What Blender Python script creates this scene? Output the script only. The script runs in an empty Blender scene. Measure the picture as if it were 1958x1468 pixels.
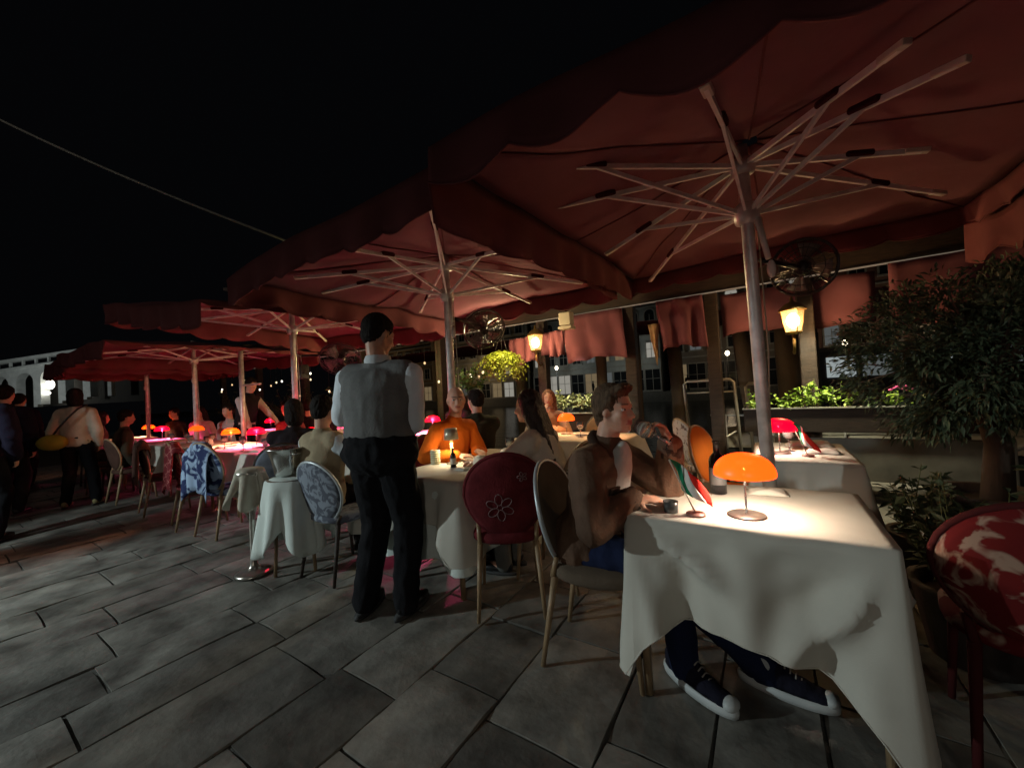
import bpy, math, random
import numpy as np
from mathutils import Vector, noise
random.seed(7)
R = math.radians; PI = math.pi
sc = bpy.context.scene
COL = sc.collection
# ------------------------------------------------------------------ camera, sky, exposure
cam = bpy.data.cameras.new('camera'); cam.sensor_width = 36; cam.lens = 36*740/1958
cam.clip_start = .05; cam.clip_end = 800
co = bpy.data.objects.new('camera', cam); COL.objects.link(co); sc.camera = co
yaw, pit, rol = R(33.15), R(1.0), R(3.2)
Fw = Vector((-math.sin(yaw)*math.cos(pit), math.cos(yaw)*math.cos(pit), math.sin(pit)))
R0 = Vector((math.cos(yaw), math.sin(yaw), 0)); U0 = R0.cross(Fw)
Rt = R0*math.cos(rol)-U0*math.sin(rol); Up = U0*math.cos(rol)+R0*math.sin(rol)
from mathutils import Matrix
co.matrix_world = Matrix(((Rt.x,Up.x,-Fw.x,0),(Rt.y,Up.y,-Fw.y,0),(Rt.z,Up.z,-Fw.z,1.3),(0,0,0,1)))
w = bpy.data.worlds.new('World'); sc.world = w; w.use_nodes = True
bg = w.node_tree.nodes['Background']; bg.inputs[0].default_value = (.75,.8,1,1); bg.inputs[1].default_value = .0014
sc.view_settings.view_transform = 'Standard'; sc.view_settings.look = 'None'
sc.view_settings.exposure = .22; sc.view_settings.gamma = 1; sc.view_settings.use_curve_mapping = False
sc.cycles.use_denoising = True; sc.cycles.max_bounces = 5; sc.cycles.sample_clamp_indirect = 3

def light(kind, name, loc, power, col, size=.05, aim=None, angle=None, spread=None):
    l = bpy.data.lights.new(name, kind); l.energy = power; l.color = col
    if kind == 'AREA': l.shape = 'DISK'; l.size = size
    else: l.shadow_soft_size = size
    if kind == 'SPOT' and angle: l.spot_size = R(angle); l.spot_blend = .5
    if kind == 'AREA' and spread: l.spread = R(spread)
    o = bpy.data.objects.new(name, l); COL.objects.link(o); o.location = loc
    if aim is not None: o.rotation_euler = (Vector(aim)-Vector(loc)).to_track_quat('-Z','Y').to_euler()
    return o
light('POINT','high_fill',(-7.5,-3.2,6.2),42,(1,.9,.75),.2)  # added high light that lifts the cable and canopy tops
WARM = (1,.72,.42); COOL = (.80,.95,.96)
# light from the shop front across the walk, on a bracket over its door
light('AREA', 'shop_and_fill_light', (-6.25,-2.7,2.15), 130, COOL, .13, aim=(-2.5,2.0,.2))
light('AREA', 'shop_and_fill_light', (1.6,-3.4,2.1), 15, (1,.93,.82), .5, aim=(-.5,2.6,.3))  # added warm fill from the right, not a known shop lamp

# ------------------------------------------------------------------ materials
MATS = {}
def mat(name, col, rough=.7, metal=0, emit=None, es=0, bump=0, bscale=40, var=0, vscale=6, trans=0, sub=0, spec=.5, sheen=0, stretch=None):
    if name in MATS: return MATS[name]
    m = bpy.data.materials.new(name); m.use_nodes = True; n = m.node_tree.nodes; L = m.node_tree.links
    b = n['Principled BSDF']
    b.inputs['Base Color'].default_value = (*col,1); b.inputs['Roughness'].default_value = rough
    b.inputs['Metallic'].default_value = metal; b.inputs['Specular IOR Level'].default_value = spec
    if emit: b.inputs['Emission Color'].default_value = (*emit,1); b.inputs['Emission Strength'].default_value = es
    if trans: b.inputs['Transmission Weight'].default_value = trans
    if sub: b.inputs['Subsurface Weight'].default_value = sub; b.inputs['Subsurface Radius'].default_value = (.02,.008,.004)
    if sheen: b.inputs['Sheen Weight'].default_value = sheen
    if var or bump:
        tc = n.new('ShaderNodeTexCoord'); mp = n.new('ShaderNodeMapping')
        L.new(tc.outputs['Object'], mp.inputs[0])
        if stretch: mp.inputs['Scale'].default_value = stretch
    if var:
        t = n.new('ShaderNodeTexNoise'); t.inputs['Scale'].default_value = vscale; t.inputs['Detail'].default_value = 6
        L.new(mp.outputs[0], t.inputs['Vector'])
        r = n.new('ShaderNodeValToRGB'); r.color_ramp.elements[0].position = .3; r.color_ramp.elements[1].position = .7
        r.color_ramp.elements[0].color = (*[max(0,c*(1-var)) for c in col],1); r.color_ramp.elements[1].color = (*[min(1,c*(1+var)) for c in col],1)
        L.new(t.outputs[0], r.inputs[0]); L.new(r.outputs[0], b.inputs['Base Color'])
    if bump:
        t = n.new('ShaderNodeTexNoise'); t.inputs['Scale'].default_value = bscale; t.inputs['Detail'].default_value = 8
        L.new(mp.outputs[0], t.inputs['Vector'])
        bp = n.new('ShaderNodeBump'); bp.inputs['Strength'].default_value = min(1,bump); bp.inputs['Distance'].default_value = .01
        L.new(t.outputs[0], bp.inputs['Height']); L.new(bp.outputs[0], b.inputs['Normal'])
    MATS[name] = m; return m
def cloth(name, col, **k):
    k.setdefault('rough',.95); k.setdefault('spec',.15); k.setdefault('bump',.35); k.setdefault('bscale',90); k.setdefault('var',.18); return mat(name, col, **k)
def emis(name, col, s, trans=False):
    return mat(name, (0.02,.02,.02) , rough=.3, emit=col, es=s)
def patterned(name, c1, c2, kind='blotch', scale=9, th=.5):
    if name in MATS: return MATS[name]
    m = bpy.data.materials.new(name); m.use_nodes = True; n = m.node_tree.nodes; L = m.node_tree.links
    b = n['Principled BSDF']; b.inputs['Roughness'].default_value = .9; b.inputs['Specular IOR Level'].default_value = .15
    tc = n.new('ShaderNodeTexCoord'); mp = n.new('ShaderNodeMapping'); L.new(tc.outputs['Object'], mp.inputs[0])
    if kind == 'blotch':
        t = n.new('ShaderNodeTexNoise'); t.inputs['Scale'].default_value = scale; t.inputs['Detail'].default_value = 3; t.inputs['Distortion'].default_value = 1.4; f = t.outputs[0]
    elif kind == 'lattice':
        mp.inputs['Rotation'].default_value = (R(45),0,0)
        t = n.new('ShaderNodeTexVoronoi'); t.feature = 'DISTANCE_TO_EDGE'; t.inputs['Scale'].default_value = scale; t.inputs['Randomness'].default_value = .25; f = t.outputs[0]
    else:
        t = n.new('ShaderNodeTexWave'); t.bands_direction = 'Z'; t.inputs['Scale'].default_value = scale; t.inputs['Distortion'].default_value = 5; t.inputs['Detail'].default_value = 3; f = t.outputs[0]
    L.new(mp.outputs[0], t.inputs['Vector'])
    r = n.new('ShaderNodeValToRGB'); r.color_ramp.elements[0].position = max(0,th-.04); r.color_ramp.elements[1].position = th+.04
    r.color_ramp.elements[0].color = (*c1,1); r.color_ramp.elements[1].color = (*c2,1)
    L.new(f, r.inputs[0]); L.new(r.outputs[0], b.inputs['Base Color'])
    MATS[name] = m; return m
SKIN = mat('skin',(.60,.33,.23),rough=.5,sub=.15,var=.12,vscale=25,bump=.1,bscale=200)
SKIN2 = mat('skin_tan',(.50,.25,.16),rough=.5,sub=.12,var=.14,vscale=25,bump=.1,bscale=200)
HAIRD = mat('hair_dark',(.014,.010,.008),spec=.15,rough=.75,bump=.6,bscale=60,var=.5,vscale=30,stretch=(6,6,1))
HAIRB = mat('hair_brown',(.095,.058,.034),spec=.2,rough=.7,bump=.6,bscale=60,var=.5,vscale=30,stretch=(6,6,1))
HAIRG = mat('hair_auburn',(.16,.06,.03),rough=.5,bump=.6,bscale=60,var=.4,vscale=30,stretch=(6,6,1))
RED = cloth('burgundy_canvas',(.21,.080,.098),bump=.25,bscale=14,var=.18,vscale=2.2)
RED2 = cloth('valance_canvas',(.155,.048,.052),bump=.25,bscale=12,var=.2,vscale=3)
METAL = mat('pole_metal',(.72,.72,.71),rough=.4,metal=.35,var=.25,vscale=12,bump=.15)
RIBM = mat('rib_aluminium',(.88,.88,.86),rough=.5,metal=0,var=.2,vscale=10)
POCKET = cloth('rib_pocket',(.055,.010,.012))
DARKM = mat('dark_metal',(.02,.02,.022),rough=.4,metal=.5)
BLACK = mat('black_plastic',(.012,.012,.013),rough=.35)
CLOTH = cloth('tablecloth_cream',(.56,.535,.47),bump=.08,bscale=260,var=.05)
UNDER = cloth('tablecloth_white',(.68,.74,.70),bump=.2,bscale=120,var=.05)
WOODD = mat('dark_wood',(.035,.022,.015),rough=.6,var=.4,vscale=8,bump=.4,stretch=(1,1,8))
WOODL = mat('pale_wood',(.30,.20,.11),rough=.45,var=.3,vscale=14,bump=.15,stretch=(6,6,1))
STEEL = mat('steel',(.62,.62,.60),rough=.22,metal=.95)
GLASS = mat('glass',(.85,.88,.88),rough=.03,trans=.92)
STONE = None

# ------------------------------------------------------------------ mesh helpers
class MB:
    def __init__(s): s.v=[]; s.f=[]; s.m=[]; s.mi=0
    def add(s, vs, fs):
        o=len(s.v); s.v += [tuple(v) for v in vs]; s.f += [tuple(i+o for i in f) for f in fs]; s.m += [s.mi]*len(fs)
    def box(s, a, b, bev=0):
        (x0,y0,z0),(x1,y1,z1)=a,b
        s.add([(x,y,z) for x in (x0,x1) for y in (y0,y1) for z in (z0,z1)],[(0,1,3,2),(4,6,7,5),(0,4,5,1),(2,3,7,6),(0,2,6,4),(1,5,7,3)])
    def obox(s, c, ax, ay, az):   # centre and half axes
        c,ax,ay,az=map(Vector,(c,ax,ay,az))
        s.add([c+ax*i+ay*j+az*k for i in (-1,1) for j in (-1,1) for k in (-1,1)],[(0,1,3,2),(4,6,7,5),(0,4,5,1),(2,3,7,6),(0,2,6,4),(1,5,7,3)])
    def tube(s, pts, rad, n=8, cap=True):
        pts=[Vector(p) for p in pts]; k=len(pts); rs=rad if isinstance(rad,(list,tuple)) else [rad]*k
        vs=[]; prev=None
        for i,p in enumerate(pts):
            d=(pts[min(i+1,k-1)]-pts[max(i-1,0)])
            if d.length<1e-9: d=Vector((0,0,1))
            d.normalize()
            if prev is None: a=d.orthogonal().normalized()
            else:
                a=prev-d*prev.dot(d)
                a=a.normalized() if a.length>1e-6 else d.orthogonal().normalized()
            prev=a; b=d.cross(a)
            vs+=[p+(a*math.cos(2*PI*j/n)+b*math.sin(2*PI*j/n))*rs[i] for j in range(n)]
        fs=[(i*n+j,i*n+(j+1)%n,(i+1)*n+(j+1)%n,(i+1)*n+j) for i in range(k-1) for j in range(n)]
        if cap: fs+=[tuple(range(n))[::-1],tuple((k-1)*n+j for j in range(n))]
        s.add(vs,fs)
    def lathe(s, prof, n=24, c=(0,0,0), cap=False):
        vs=[(c[0]+r*math.cos(2*PI*j/n),c[1]+r*math.sin(2*PI*j/n),c[2]+z) for r,z in prof for j in range(n)]
        fs=[(i*n+j,i*n+(j+1)%n,(i+1)*n+(j+1)%n,(i+1)*n+j) for i in range(len(prof)-1) for j in range(n)]
        if cap: fs+=[tuple(range(n))[::-1],tuple((len(prof)-1)*n+j for j in range(n))]
        s.add(vs,fs)
    def ell(s, c, r, B=None, nu=14, nv=10):
        c=Vector(c); B=B or (Vector((1,0,0)),Vector((0,1,0)),Vector((0,0,1)))
        vs=[c+B[2]*r[2]]
        for i in range(1,nv):
            t=PI*i/nv
            for j in range(nu):
                p=2*PI*j/nu; vs.append(c+B[0]*(r[0]*math.sin(t)*math.cos(p))+B[1]*(r[1]*math.sin(t)*math.sin(p))+B[2]*(r[2]*math.cos(t)))
        vs.append(c-B[2]*r[2]); fs=[]
        for j in range(nu): fs.append((0,1+j,1+(j+1)%nu))
        for i in range(nv-2):
            for j in range(nu): a=1+i*nu+j; b=1+i*nu+(j+1)%nu; fs.append((a,a+nu,b+nu,b))
        e=len(vs)-1; q=1+(nv-2)*nu
        for j in range(nu): fs.append((q+j,e,q+(j+1)%nu))
        s.add(vs,fs)
    def cap(s, a, b, ra, rb, n=12):
        a,b=Vector(a),Vector(b); d=b-a; L=d.length
        if L<1e-6: s.ell(a,(ra,)*3); return
        d/=L; o=d.orthogonal().normalized(); q=d.cross(o); pts=[];rs=[]
        for k in range(5): t=PI/2*(1-k/4); pts.append(a-d*ra*math.sin(t)); rs.append(max(ra*math.cos(t),.0005))
        for k in range(5): t=PI/2*k/4; pts.append(b+d*rb*math.sin(t)); rs.append(max(rb*math.cos(t),.0005))
        s.tube(pts,rs,n)
    def grid(s, rows):    # rows of points
        n=len(rows[0]); vs=[p for r in rows for p in r]
        s.add(vs,[(i*n+j,i*n+j+1,(i+1)*n+j+1,(i+1)*n+j) for i in range(len(rows)-1) for j in range(n-1)])
    def mesh(s, name, mats, smooth=True):
        me=bpy.data.meshes.new(name); me.from_pydata([tuple(v) for v in s.v],[],s.f)
        for m in (mats if isinstance(mats,(list,tuple)) else [mats]): me.materials.append(m)
        if any(s.m): me.polygons.foreach_set('material_index',s.m)
        me.polygons.foreach_set('use_smooth',[smooth]*len(s.f)); me.validate(); me.update(); return me
    def build(s, name, mats, parent=None, smooth=True, **k):
        return link(name, s.mesh(name,mats,smooth), parent, **k)
def link(name, me, parent=None, loc=None, rz=0, **k):
    o=bpy.data.objects.new(name, me); COL.objects.link(o)
    if parent is not None: o.parent=parent
    if loc is not None: o.location=loc
    if rz: o.rotation_euler=(0,0,rz)
    for a,b in k.items():
        if b is not None: o[{'cat':'category'}.get(a,a)]=b
    return o
def thing(name, label, cat, loc=(0,0,0), rz=0, group=None, parent=None):
    return link(name, None, None, loc, rz, label=label, cat=cat, group=group)
def mod(o, kind, **k):
    m=o.modifiers.new(kind.lower(), kind)
    for a,b in k.items(): setattr(m,a,b)
    return o
def bevel(o, w=.004, seg=2): return mod(o,'BEVEL',width=w,segments=seg,limit_method='ANGLE')
def solid(o, t=.004): return mod(o,'SOLIDIFY',thickness=t,offset=0)
def copytree(o, parent=None, loc=None, rz=None, **k):
    c=o.copy(); COL.objects.link(c)
    if parent is not None: c.parent=parent
    for ch in list(o.children): copytree(ch,c)
    if loc is not None: c.location=loc
    if rz is not None: c.rotation_euler=(0,0,rz)
    for a,b in k.items(): c[{'cat':'category'}.get(a,a)]=b
    return c
def remesh(mb, voxel, name, wr=0, wf=14, smooth=2, offs=Vector((0,0,0)), strand=None):
    """fuse overlapping solids into one continuous surface, then wrinkle it"""
    me=mb.mesh(name+'_src',[]); o=bpy.data.objects.new('tmp',me); COL.objects.link(o)
    m=o.modifiers.new('r','REMESH'); m.mode='VOXEL'; m.voxel_size=voxel
    if smooth: q=o.modifiers.new('s','SMOOTH'); q.iterations=smooth; q.factor=.6
    dg=bpy.context.evaluated_depsgraph_get(); ev=o.evaluated_get(dg); out=bpy.data.meshes.new_from_object(ev)
    bpy.data.objects.remove(o); bpy.data.meshes.remove(me)
    out.name=name
    n=len(out.vertices)
    if n and wr:
        P=np.empty(n*3); out.vertices.foreach_get('co',P); P=P.reshape(-1,3)
        N=np.empty(n*3); out.vertices.foreach_get('normal',N); N=N.reshape(-1,3)
        d=np.empty(n)
        sx,sy,sz = strand or (1,1,.55)
        for i in range(n):
            p=P[i]; q=Vector((p[0]*wf*sx+7,p[1]*wf*sy,p[2]*wf*sz)); a=noise.noise(q); b=noise.noise(q*2.3)
            d[i]=(1-abs(a)*3.2)*.6+b*.5
        P+=N*(d*wr)[:,None]; out.vertices.foreach_set('co',P.ravel())
    out.polygons.foreach_set('use_smooth',[True]*len(out.polygons)); out.update()
    return out
Z3=Vector((0,0,1))
def rot(v,a): return Vector((v.x*math.cos(a)-v.y*math.sin(a), v.x*math.sin(a)+v.y*math.cos(a), v.z))
def ik(a, c, l1, l2, hint):
    a,c=Vector(a),Vector(c); d=c-a; L=min(d.length,(l1+l2)*.999); d.normalize()
    c=a+d*L; x=(l1*l1-l2*l2+L*L)/(2*L); h=math.sqrt(max(0,l1*l1-x*x))
    q=Vector(hint)-d*Vector(hint).dot(d); q.normalize(); return a+d*x+q*h, c

def hand(mb, wr, d, nrm, side, size=1.0, curl=.6, spread=.0):
    """wrist, pointing direction, palm normal, thumb side (+-1): palm, four unequal fingers, thumb"""
    d=Vector(d).normalized(); nrm=Vector(nrm); nrm=(nrm-d*nrm.dot(d)).normalized(); s=d.cross(nrm)*side; S=size
    wr=Vector(wr)
    pc=wr+d*.05*S; mb.ell(pc,(.052*S,.040*S,.016*S),(d,s,nrm)); mb.cap(wr-d*.02,wr+d*.03*S,.026*S,.024*S)
    for k,(off,L) in enumerate(((.030,.070),(.011,.080),(-.009,.074),(-.028,.058))):
        b=wr+d*.088*S+s*off*S; dirn=d.copy(); p=b
        mb.cap(wr+d*.05*S+s*off*.8*S,b,.0105*S,.0098*S,8)
        for j,fr in enumerate((.45,.32,.25)):
            a=curl*(1.0+.12*k)*(.7 if j==0 else 1); ax=s
            dirn=(dirn*math.cos(a)+nrm*math.sin(a)*1).normalized() if j==0 else (dirn*math.cos(a)+((nrm*d.dot(dirn)-d*nrm.dot(dirn))).normalized()*math.sin(a)).normalized()
            q=p+dirn*L*fr*S; mb.cap(p,q,(.0096-.0008*j)*S,(.0088-.001*j)*S,8); p=q
    t0=wr+d*.025*S+s*.028*S; t1=t0+(d*.6+s*.75+nrm*.35).normalized()*.04*S; t2=t1+(d*.9+s*.15+nrm*.45).normalized()*.032*S
    mb.cap(t0,t1,.013*S,.0105*S,8); mb.cap(t1,t2,.0105*S,.008*S,8)

def human(label, hip, face, lean=.15, side_lean=0, head=(0,0), seated=True, arms=None, feet=None, top=None, bottom=None, shoes=BLACK,
          hair='short', hairm=HAIRD, skin=SKIN, voxel=.012, scale=1.0, wide=1.0, vest=None, collar=None, sleeve=1.0, bulk=.014,
          tee=None, group=None, knee=None, headpos=None, leg_bulk=.014, detail=True, bag=None, legs=True):
    f=Vector((face[0],face[1],0)).normalized(); l=Z3.cross(f); S=scale
    H=Vector(hip); root=thing('person',label,'person',(H.x,H.y,0),group=group); off=Vector((H.x,H.y,0))
    sd=(Z3*math.cos(lean)+f*math.sin(lean)+l*math.sin(side_lean)).normalized()
    ct=f*math.cos(lean)-Z3*math.sin(lean)      # chest forward
    N=H+sd*.50*S
    hy,hp=head; hf0=rot(f,hy); hf=(hf0*math.cos(hp)+Z3*math.sin(hp)).normalized(); hl=Z3.cross(hf0).normalized(); hu=hf.cross(hl).normalized()
    if hu.z<0: hu=-hu
    HC=N+(sd*.6+Z3*.4).normalized()*.185*S+f*.02*S
    if headpos: HC=Vector(headpos)
    HB=(hf,hl,hu)
    body=MB()
    B=(ct,l,sd)
    def torso(mb,g,lo=-1):
        key=[(-.02,.112,.166),(.08,.106,.152),(.16,.100,.144),(.24,.106,.152),(.33,.112,.166),(.40,.100,.165)]
        for k_ in range(15):
            h_=-.02+.42*k_/14; j_=max(i_ for i_ in range(5) if h_>=key[i_][0]-1e-6); f_=(h_-key[j_][0])/(key[j_+1][0]-key[j_][0])
            if h_<lo: continue
            mb.ell(H+sd*h_*S,((key[j_][1]*(1-f_)+key[j_+1][1]*f_)*S*wide+g,(key[j_][2]*(1-f_)+key[j_+1][2]*f_)*S*wide+g,.075*S+g*.5),B,20,10)
        mb.cap(N-sd*.065*S+l*.135*S*wide,N-sd*.065*S-l*.135*S*wide,.058*S+g,.058*S+g)
        mb.cap(N-sd*.10*S,N+sd*.0*S,.10*S+g*.5,.062*S+g*.5)
    torso(body,0)
    body.cap(N-sd*.03*S,HC-hu*.05*S-hf*.02*S,.058*S,.054*S)
    AR=[]
    arms=arms or [None,None]
    for sg,t in zip((1,-1),arms):
        sh=N-sd*.07*S+l*.175*S*wide*sg
        if t is None: t=dict(w=sh-Z3*.50*S+f*.06+l*sg*.05)
        tw=Vector(t['w']); hint=Vector(t.get('hint',(-f*.6+l*sg*.5-Z3*.4)))
        el,wr=ik(sh,tw,.285*S,.255*S,hint)
        AR.append((sh,el,wr,t,sg))
        body.cap(sh,el,.050*S,.038*S); body.cap(el,wr,.038*S,.025*S)
        hd=Vector(t.get('d',(wr-el))); nn=Vector(t.get('n',-l*sg))
        hand(body,wr,hd,nn,t.get('ts',1),S*.98,t.get('curl',.45))
    LG=[]
    if legs:
      for i,sg in enumerate((1,-1)):
        hj=H+l*.085*S*sg-Z3*.02
        if feet: ank=Vector((feet[i][0],feet[i][1],feet[i][2] if len(feet[i])>2 else .09))
        elif seated: ank=H+f*.42*S+l*.09*sg; ank.z=.09
        else: ank=H+l*.10*sg; ank.z=.09
        kn,an=ik(hj,ank,.44*S,.43*S,(f+Z3*.9) if seated else (f*1.0))
        toe=rot(f,(.12*sg)); toe=Vector(feet[i][3]) if feet and len(feet[i])>3 else toe
        toe=toe.normalized()
        LG.append((hj,kn,an,toe))
        body.cap(hj,kn,.085*S,.056*S); body.cap(kn,an,.055*S,.036*S)
        body.cap(an-Z3*.03,an+toe*.15*S-Z3*.05,.036*S,.028*S)
    # head
    k=S
    body.ell(HC+hu*.022*k-hf*.012*k,(.093*k,.074*k,.092*k),HB)
    body.ell(HC-hu*.035*k+hf*.028*k,(.060*k,.056*k,.078*k),HB)
    body.cap(HC-hu*.088*k+hf*.068*k,HC-hu*.084*k+hf*.05*k,.020*k,.03*k)
    body.cap(HC+hu*.006*k+hf*.078*k,HC-hu*.030*k+hf*.101*k,.009*k,.0135*k,8)
    for sg in (1,-1):
        body.ell(HC-hu*.030*k+hf*.092*k+hl*.010*k*sg,(.010*k,.008*k,.007*k),HB,8,6)
        body.cap(HC+hu*.020*k+hf*.076*k+hl*.012*k*sg,HC+hu*.020*k+hf*.064*k+hl*.045*k*sg,.011*k,.009*k,8)
        body.ell(HC-hu*.022*k+hf*.052*k+hl*.036*k*sg,(.030*k,.022*k,.026*k),HB,10,8)
        body.ell(HC-hu*.008*k-hf*.004*k+hl*.076*k*sg,(.017*k,.007*k,.030*k),HB,10,8)
        body.cap(HC-hu*.052*k-hf*.0*k+hl*.052*k*sg,HC-hu*.086*k+hf*.05*k+hl*.018*k*sg,.02*k,.02*k,8)
    for dz,rr in ((-.052,.0068),(-.063,.0078)):
        body.cap(HC+hu*dz*k+hf*.082*k+hl*.016*k,HC+hu*dz*k+hf*.082*k-hl*.016*k,rr*k,rr*k,8)
    def put(mb,nm,m,vox=None,wr=0,wf=14,sm=2,par=root,**kk):
        mb.v=[(a-off.x,b-off.y,c) for a,b,c in mb.v]
        me=remesh(mb,vox or voxel,nm,wr,wf,sm,**kk)
        for q in (m if isinstance(m,(list,tuple)) else [m]): me.materials.append(q)
        return link(nm,me,par)
    HCl=HC-off
    bo=put(body,'body',skin,min(voxel,.0085) if detail else voxel,0,sm=2)
    if detail:
        me=bo.data; me.materials.append(mat('lips',(.42,.13,.11),rough=.45)); 
        for p in me.polygons:
            c=p.center-HCl; a=c.dot(hu); b=c.dot(hf); e=c.dot(hl)
            if abs(a+.0575*k)<.0115*k and b>.072*k and abs(e)<.022*k: p.material_index=1
        for sg in (1,-1):
            e=MB(); e.ell(HCl+hu*.002*k+hf*.0690*k+hl*.030*k*sg,(.010*k,.013*k,.0095*k),HB,12,8); e.build('eye',mat('eye_white',(.6,.57,.53),rough=.2),root)
            e=MB(); e.ell(HCl+hu*.002*k+hf*.0772*k+hl*.030*k*sg,(.003*k,.0058*k,.0058*k),HB,10,6); e.build('iris',mat('iris',(.04,.025,.015),rough=.15),root)
            e=MB(); e.cap(HCl+hu*.0105*k+hf*.0755*k+hl*.018*k*sg,HCl+hu*.0085*k+hf*.067*k+hl*.043*k*sg,.0058*k,.0048*k,8); e.build('eyelid',skin,root)
            e=MB(); e.cap(HCl+hu*.026*k+hf*.084*k+hl*.014*k*sg,HCl+hu*.027*k+hf*.070*k+hl*.046*k*sg,.0028*k,.0016*k,6); e.build('eyebrow',hairm,root)
    # hair
    if hair!='bald':
        h=MB()
        h.ell(HC+hu*.034*k-hf*.024*k,(.094*k,.083*k,.094*k),HB,18,12)
        h.ell(HC-hu*.01*k-hf*.050*k,(.058*k,.070*k,.070*k),HB)
        if hair in ('short','quiff'):
            h.ell(HC+hu*.078*k+hf*.008*k,(.064*k,.058*k,.034*k),HB)
        if hair=='quiff':
            for a in range(7): h.cap(HC+hu*.07*k-hf*.02*k+hl*(a-3)*.017*k,HC+hu*(.105+.008*math.sin(a*2))*k+hf*.062*k+hl*(a-3)*.013*k,.03*k,.016*k)
            h.cap(HC+hu*.02*k-hf*.06*k,HC-hu*.055*k-hf*.06*k,.06*k,.045*k)
            for sg in (1,-1): h.cap(HC+hu*.05*k+hl*.064*k*sg+hf*.02*k,HC-hu*.01*k+hl*.07*k*sg-hf*.03*k,.018*k,.02*k)
        if hair=='long':
            for sg in (1,-1):
                h.cap(HC+hu*.06*k+hl*.055*k*sg,HC-hu*.05*k+hl*.078*k*sg-hf*.015*k,.032*k,.030*k)
                h.cap(HC-hu*.05*k+hl*.07*k*sg-hf*.02*k,N+l*.09*k*sg-f*.03-sd*.12*S,.036*k,.030*k)
            for a in range(6):
                h.cap(HC-hf*.06*k+hl*(a-2.5)*.022*k,N-f*(.095+.01*math.sin(a*3))+l*(a-2.5)*.036*k-sd*(.20+.04*math.sin(a*5))*S,.046*k,.020*k)
        if hair=='bob':
            h.cap(HC+hu*.02*k-hf*.03*k,HC-hu*.09*k-hf*.03*k,.088*k,.088*k)
        if hair=='bun':
            h.ell(HC+hu*.06*k-hf*.11*k,(.04*k,.04*k,.04*k),HB)
        put(h,'hair',hairm,min(voxel,.007),.006*k,34,1,strand=(2.2,2.2,.4))
    # clothes
    if top:
        t=MB(); torso(t,bulk)
        for sh,el,wr,td,sg in AR:
            t.ell(sh-sd*.01,(.06*S+bulk*.5,.06*S+bulk*.5,.066*S+bulk*.5),B)
            t.cap(sh,el,.052*S+bulk,.043*S+bulk)
            if sleeve>.6:
                e=el+(wr-el)*min(1,sleeve)*.95; t.cap(el,e,.043*S+bulk,.031*S+bulk*.8)
        if not seated and bottom: pass
        elif bottom is None or bulk>.02: t.cap(H+l*.05*S,H-l*.05*S,.13*S+bulk,.13*S+bulk)
        put(t,'top',top,voxel,.0055 if bulk<.029 else .009,11)
    if tee:
        t=MB(); t.ell(H+sd*.30*S+ct*.082*S,(.072*S,.088*S,.26*S),B); t.ell(N-sd*.05*S+ct*.035*S,(.065*S,.075*S,.05*S),B); put(t,'shirt',tee,voxel,.004,15)
    if vest:
        t=MB(); torso(t,bulk+.014,.085 if not seated else -1)
        put(t,'vest',vest,voxel,.005,9)
    if collar:
        t=MB(); t.lathe([(.062*S,-.02),(.076*S,-.035),(.080*S,.0),(.068*S,.032),(.060*S,.030),(.062*S,-.02)],20,tuple(N+sd*.03*S-off+off)); put(t,'collar',collar,.006,0)
    if bottom and legs:
        t=MB(); g=leg_bulk
        if not seated: t.ell(H+Z3*.06,(.116*S*wide+g,.160*S*wide+g,.07*S),B)
        t.ell(H-Z3*.01,(.118*S*wide+g,.168*S*wide+g,.115*S+g),B)
        for hj,kn,an,toe in LG: t.cap(hj,kn,.088*S+g,.060*S+g); t.cap(kn,an-Z3*.02,.060*S+g,.050*S+g*.8)
        put(t,'trousers',bottom,voxel,.007,13)
    if shoes and legs:
        for hj,kn,an,toe in LG:
            sl=Z3.cross(toe); sh=MB(); sh.ell(an-Z3*.035-toe*.01,(.062*S,.042*S,.052),(toe,sl,Z3)); sh.ell(an+toe*.105*S-Z3*.052,(.10*S,.046*S,.036),(toe,sl,Z3))
            so=put(sh,'shoe',shoes,min(voxel,.008),0)
            s2=MB(); pts=[]
            for j in range(20):
                a=2*PI*j/20; pts.append(an+toe*(.055+.155*math.cos(a))*S+sl*.047*math.sin(a)*S)
            s2.add([(p.x-off.x,p.y-off.y,0.0) for p in pts]+[(p.x-off.x,p.y-off.y,.02) for p in pts],[(j,(j+1)%20,20+(j+1)%20,20+j) for j in range(20)]+[tuple(range(19,-1,-1)),tuple(range(20,40))])
            s2.build('sole',mat('sole_dark',(.03,.03,.03)),root) if an.z<.12 else None
    return dict(root=root,H=H,N=N,HC=HC,f=f,l=l,sd=sd,off=off,HB=HB,AR=AR,LG=LG,put=put)

# ================================================================== SETTING
m = bpy.data.materials.new('paving_stone'); m.use_nodes=True; n=m.node_tree.nodes; L=m.node_tree.links; b=n['Principled BSDF']
g=n.new('ShaderNodeNewGeometry'); oi=n.new('ShaderNodeObjectInfo')
t1=n.new('ShaderNodeTexNoise'); t1.inputs['Scale'].default_value=3.2; t1.inputs['Detail'].default_value=9; t1.inputs['Roughness'].default_value=.62
t2=n.new('ShaderNodeTexNoise'); t2.inputs['Scale'].default_value=42; t2.inputs['Detail'].default_value=8
L.new(g.outputs['Position'],t1.inputs['Vector']); L.new(g.outputs['Position'],t2.inputs['Vector'])
r=n.new('ShaderNodeValToRGB'); r.color_ramp.elements[0].position=.34; r.color_ramp.elements[1].position=.68
r.color_ramp.elements[0].color=(.080,.074,.064,1); r.color_ramp.elements[1].color=(.30,.285,.25,1); L.new(t1.outputs[0],r.inputs[0])
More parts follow.
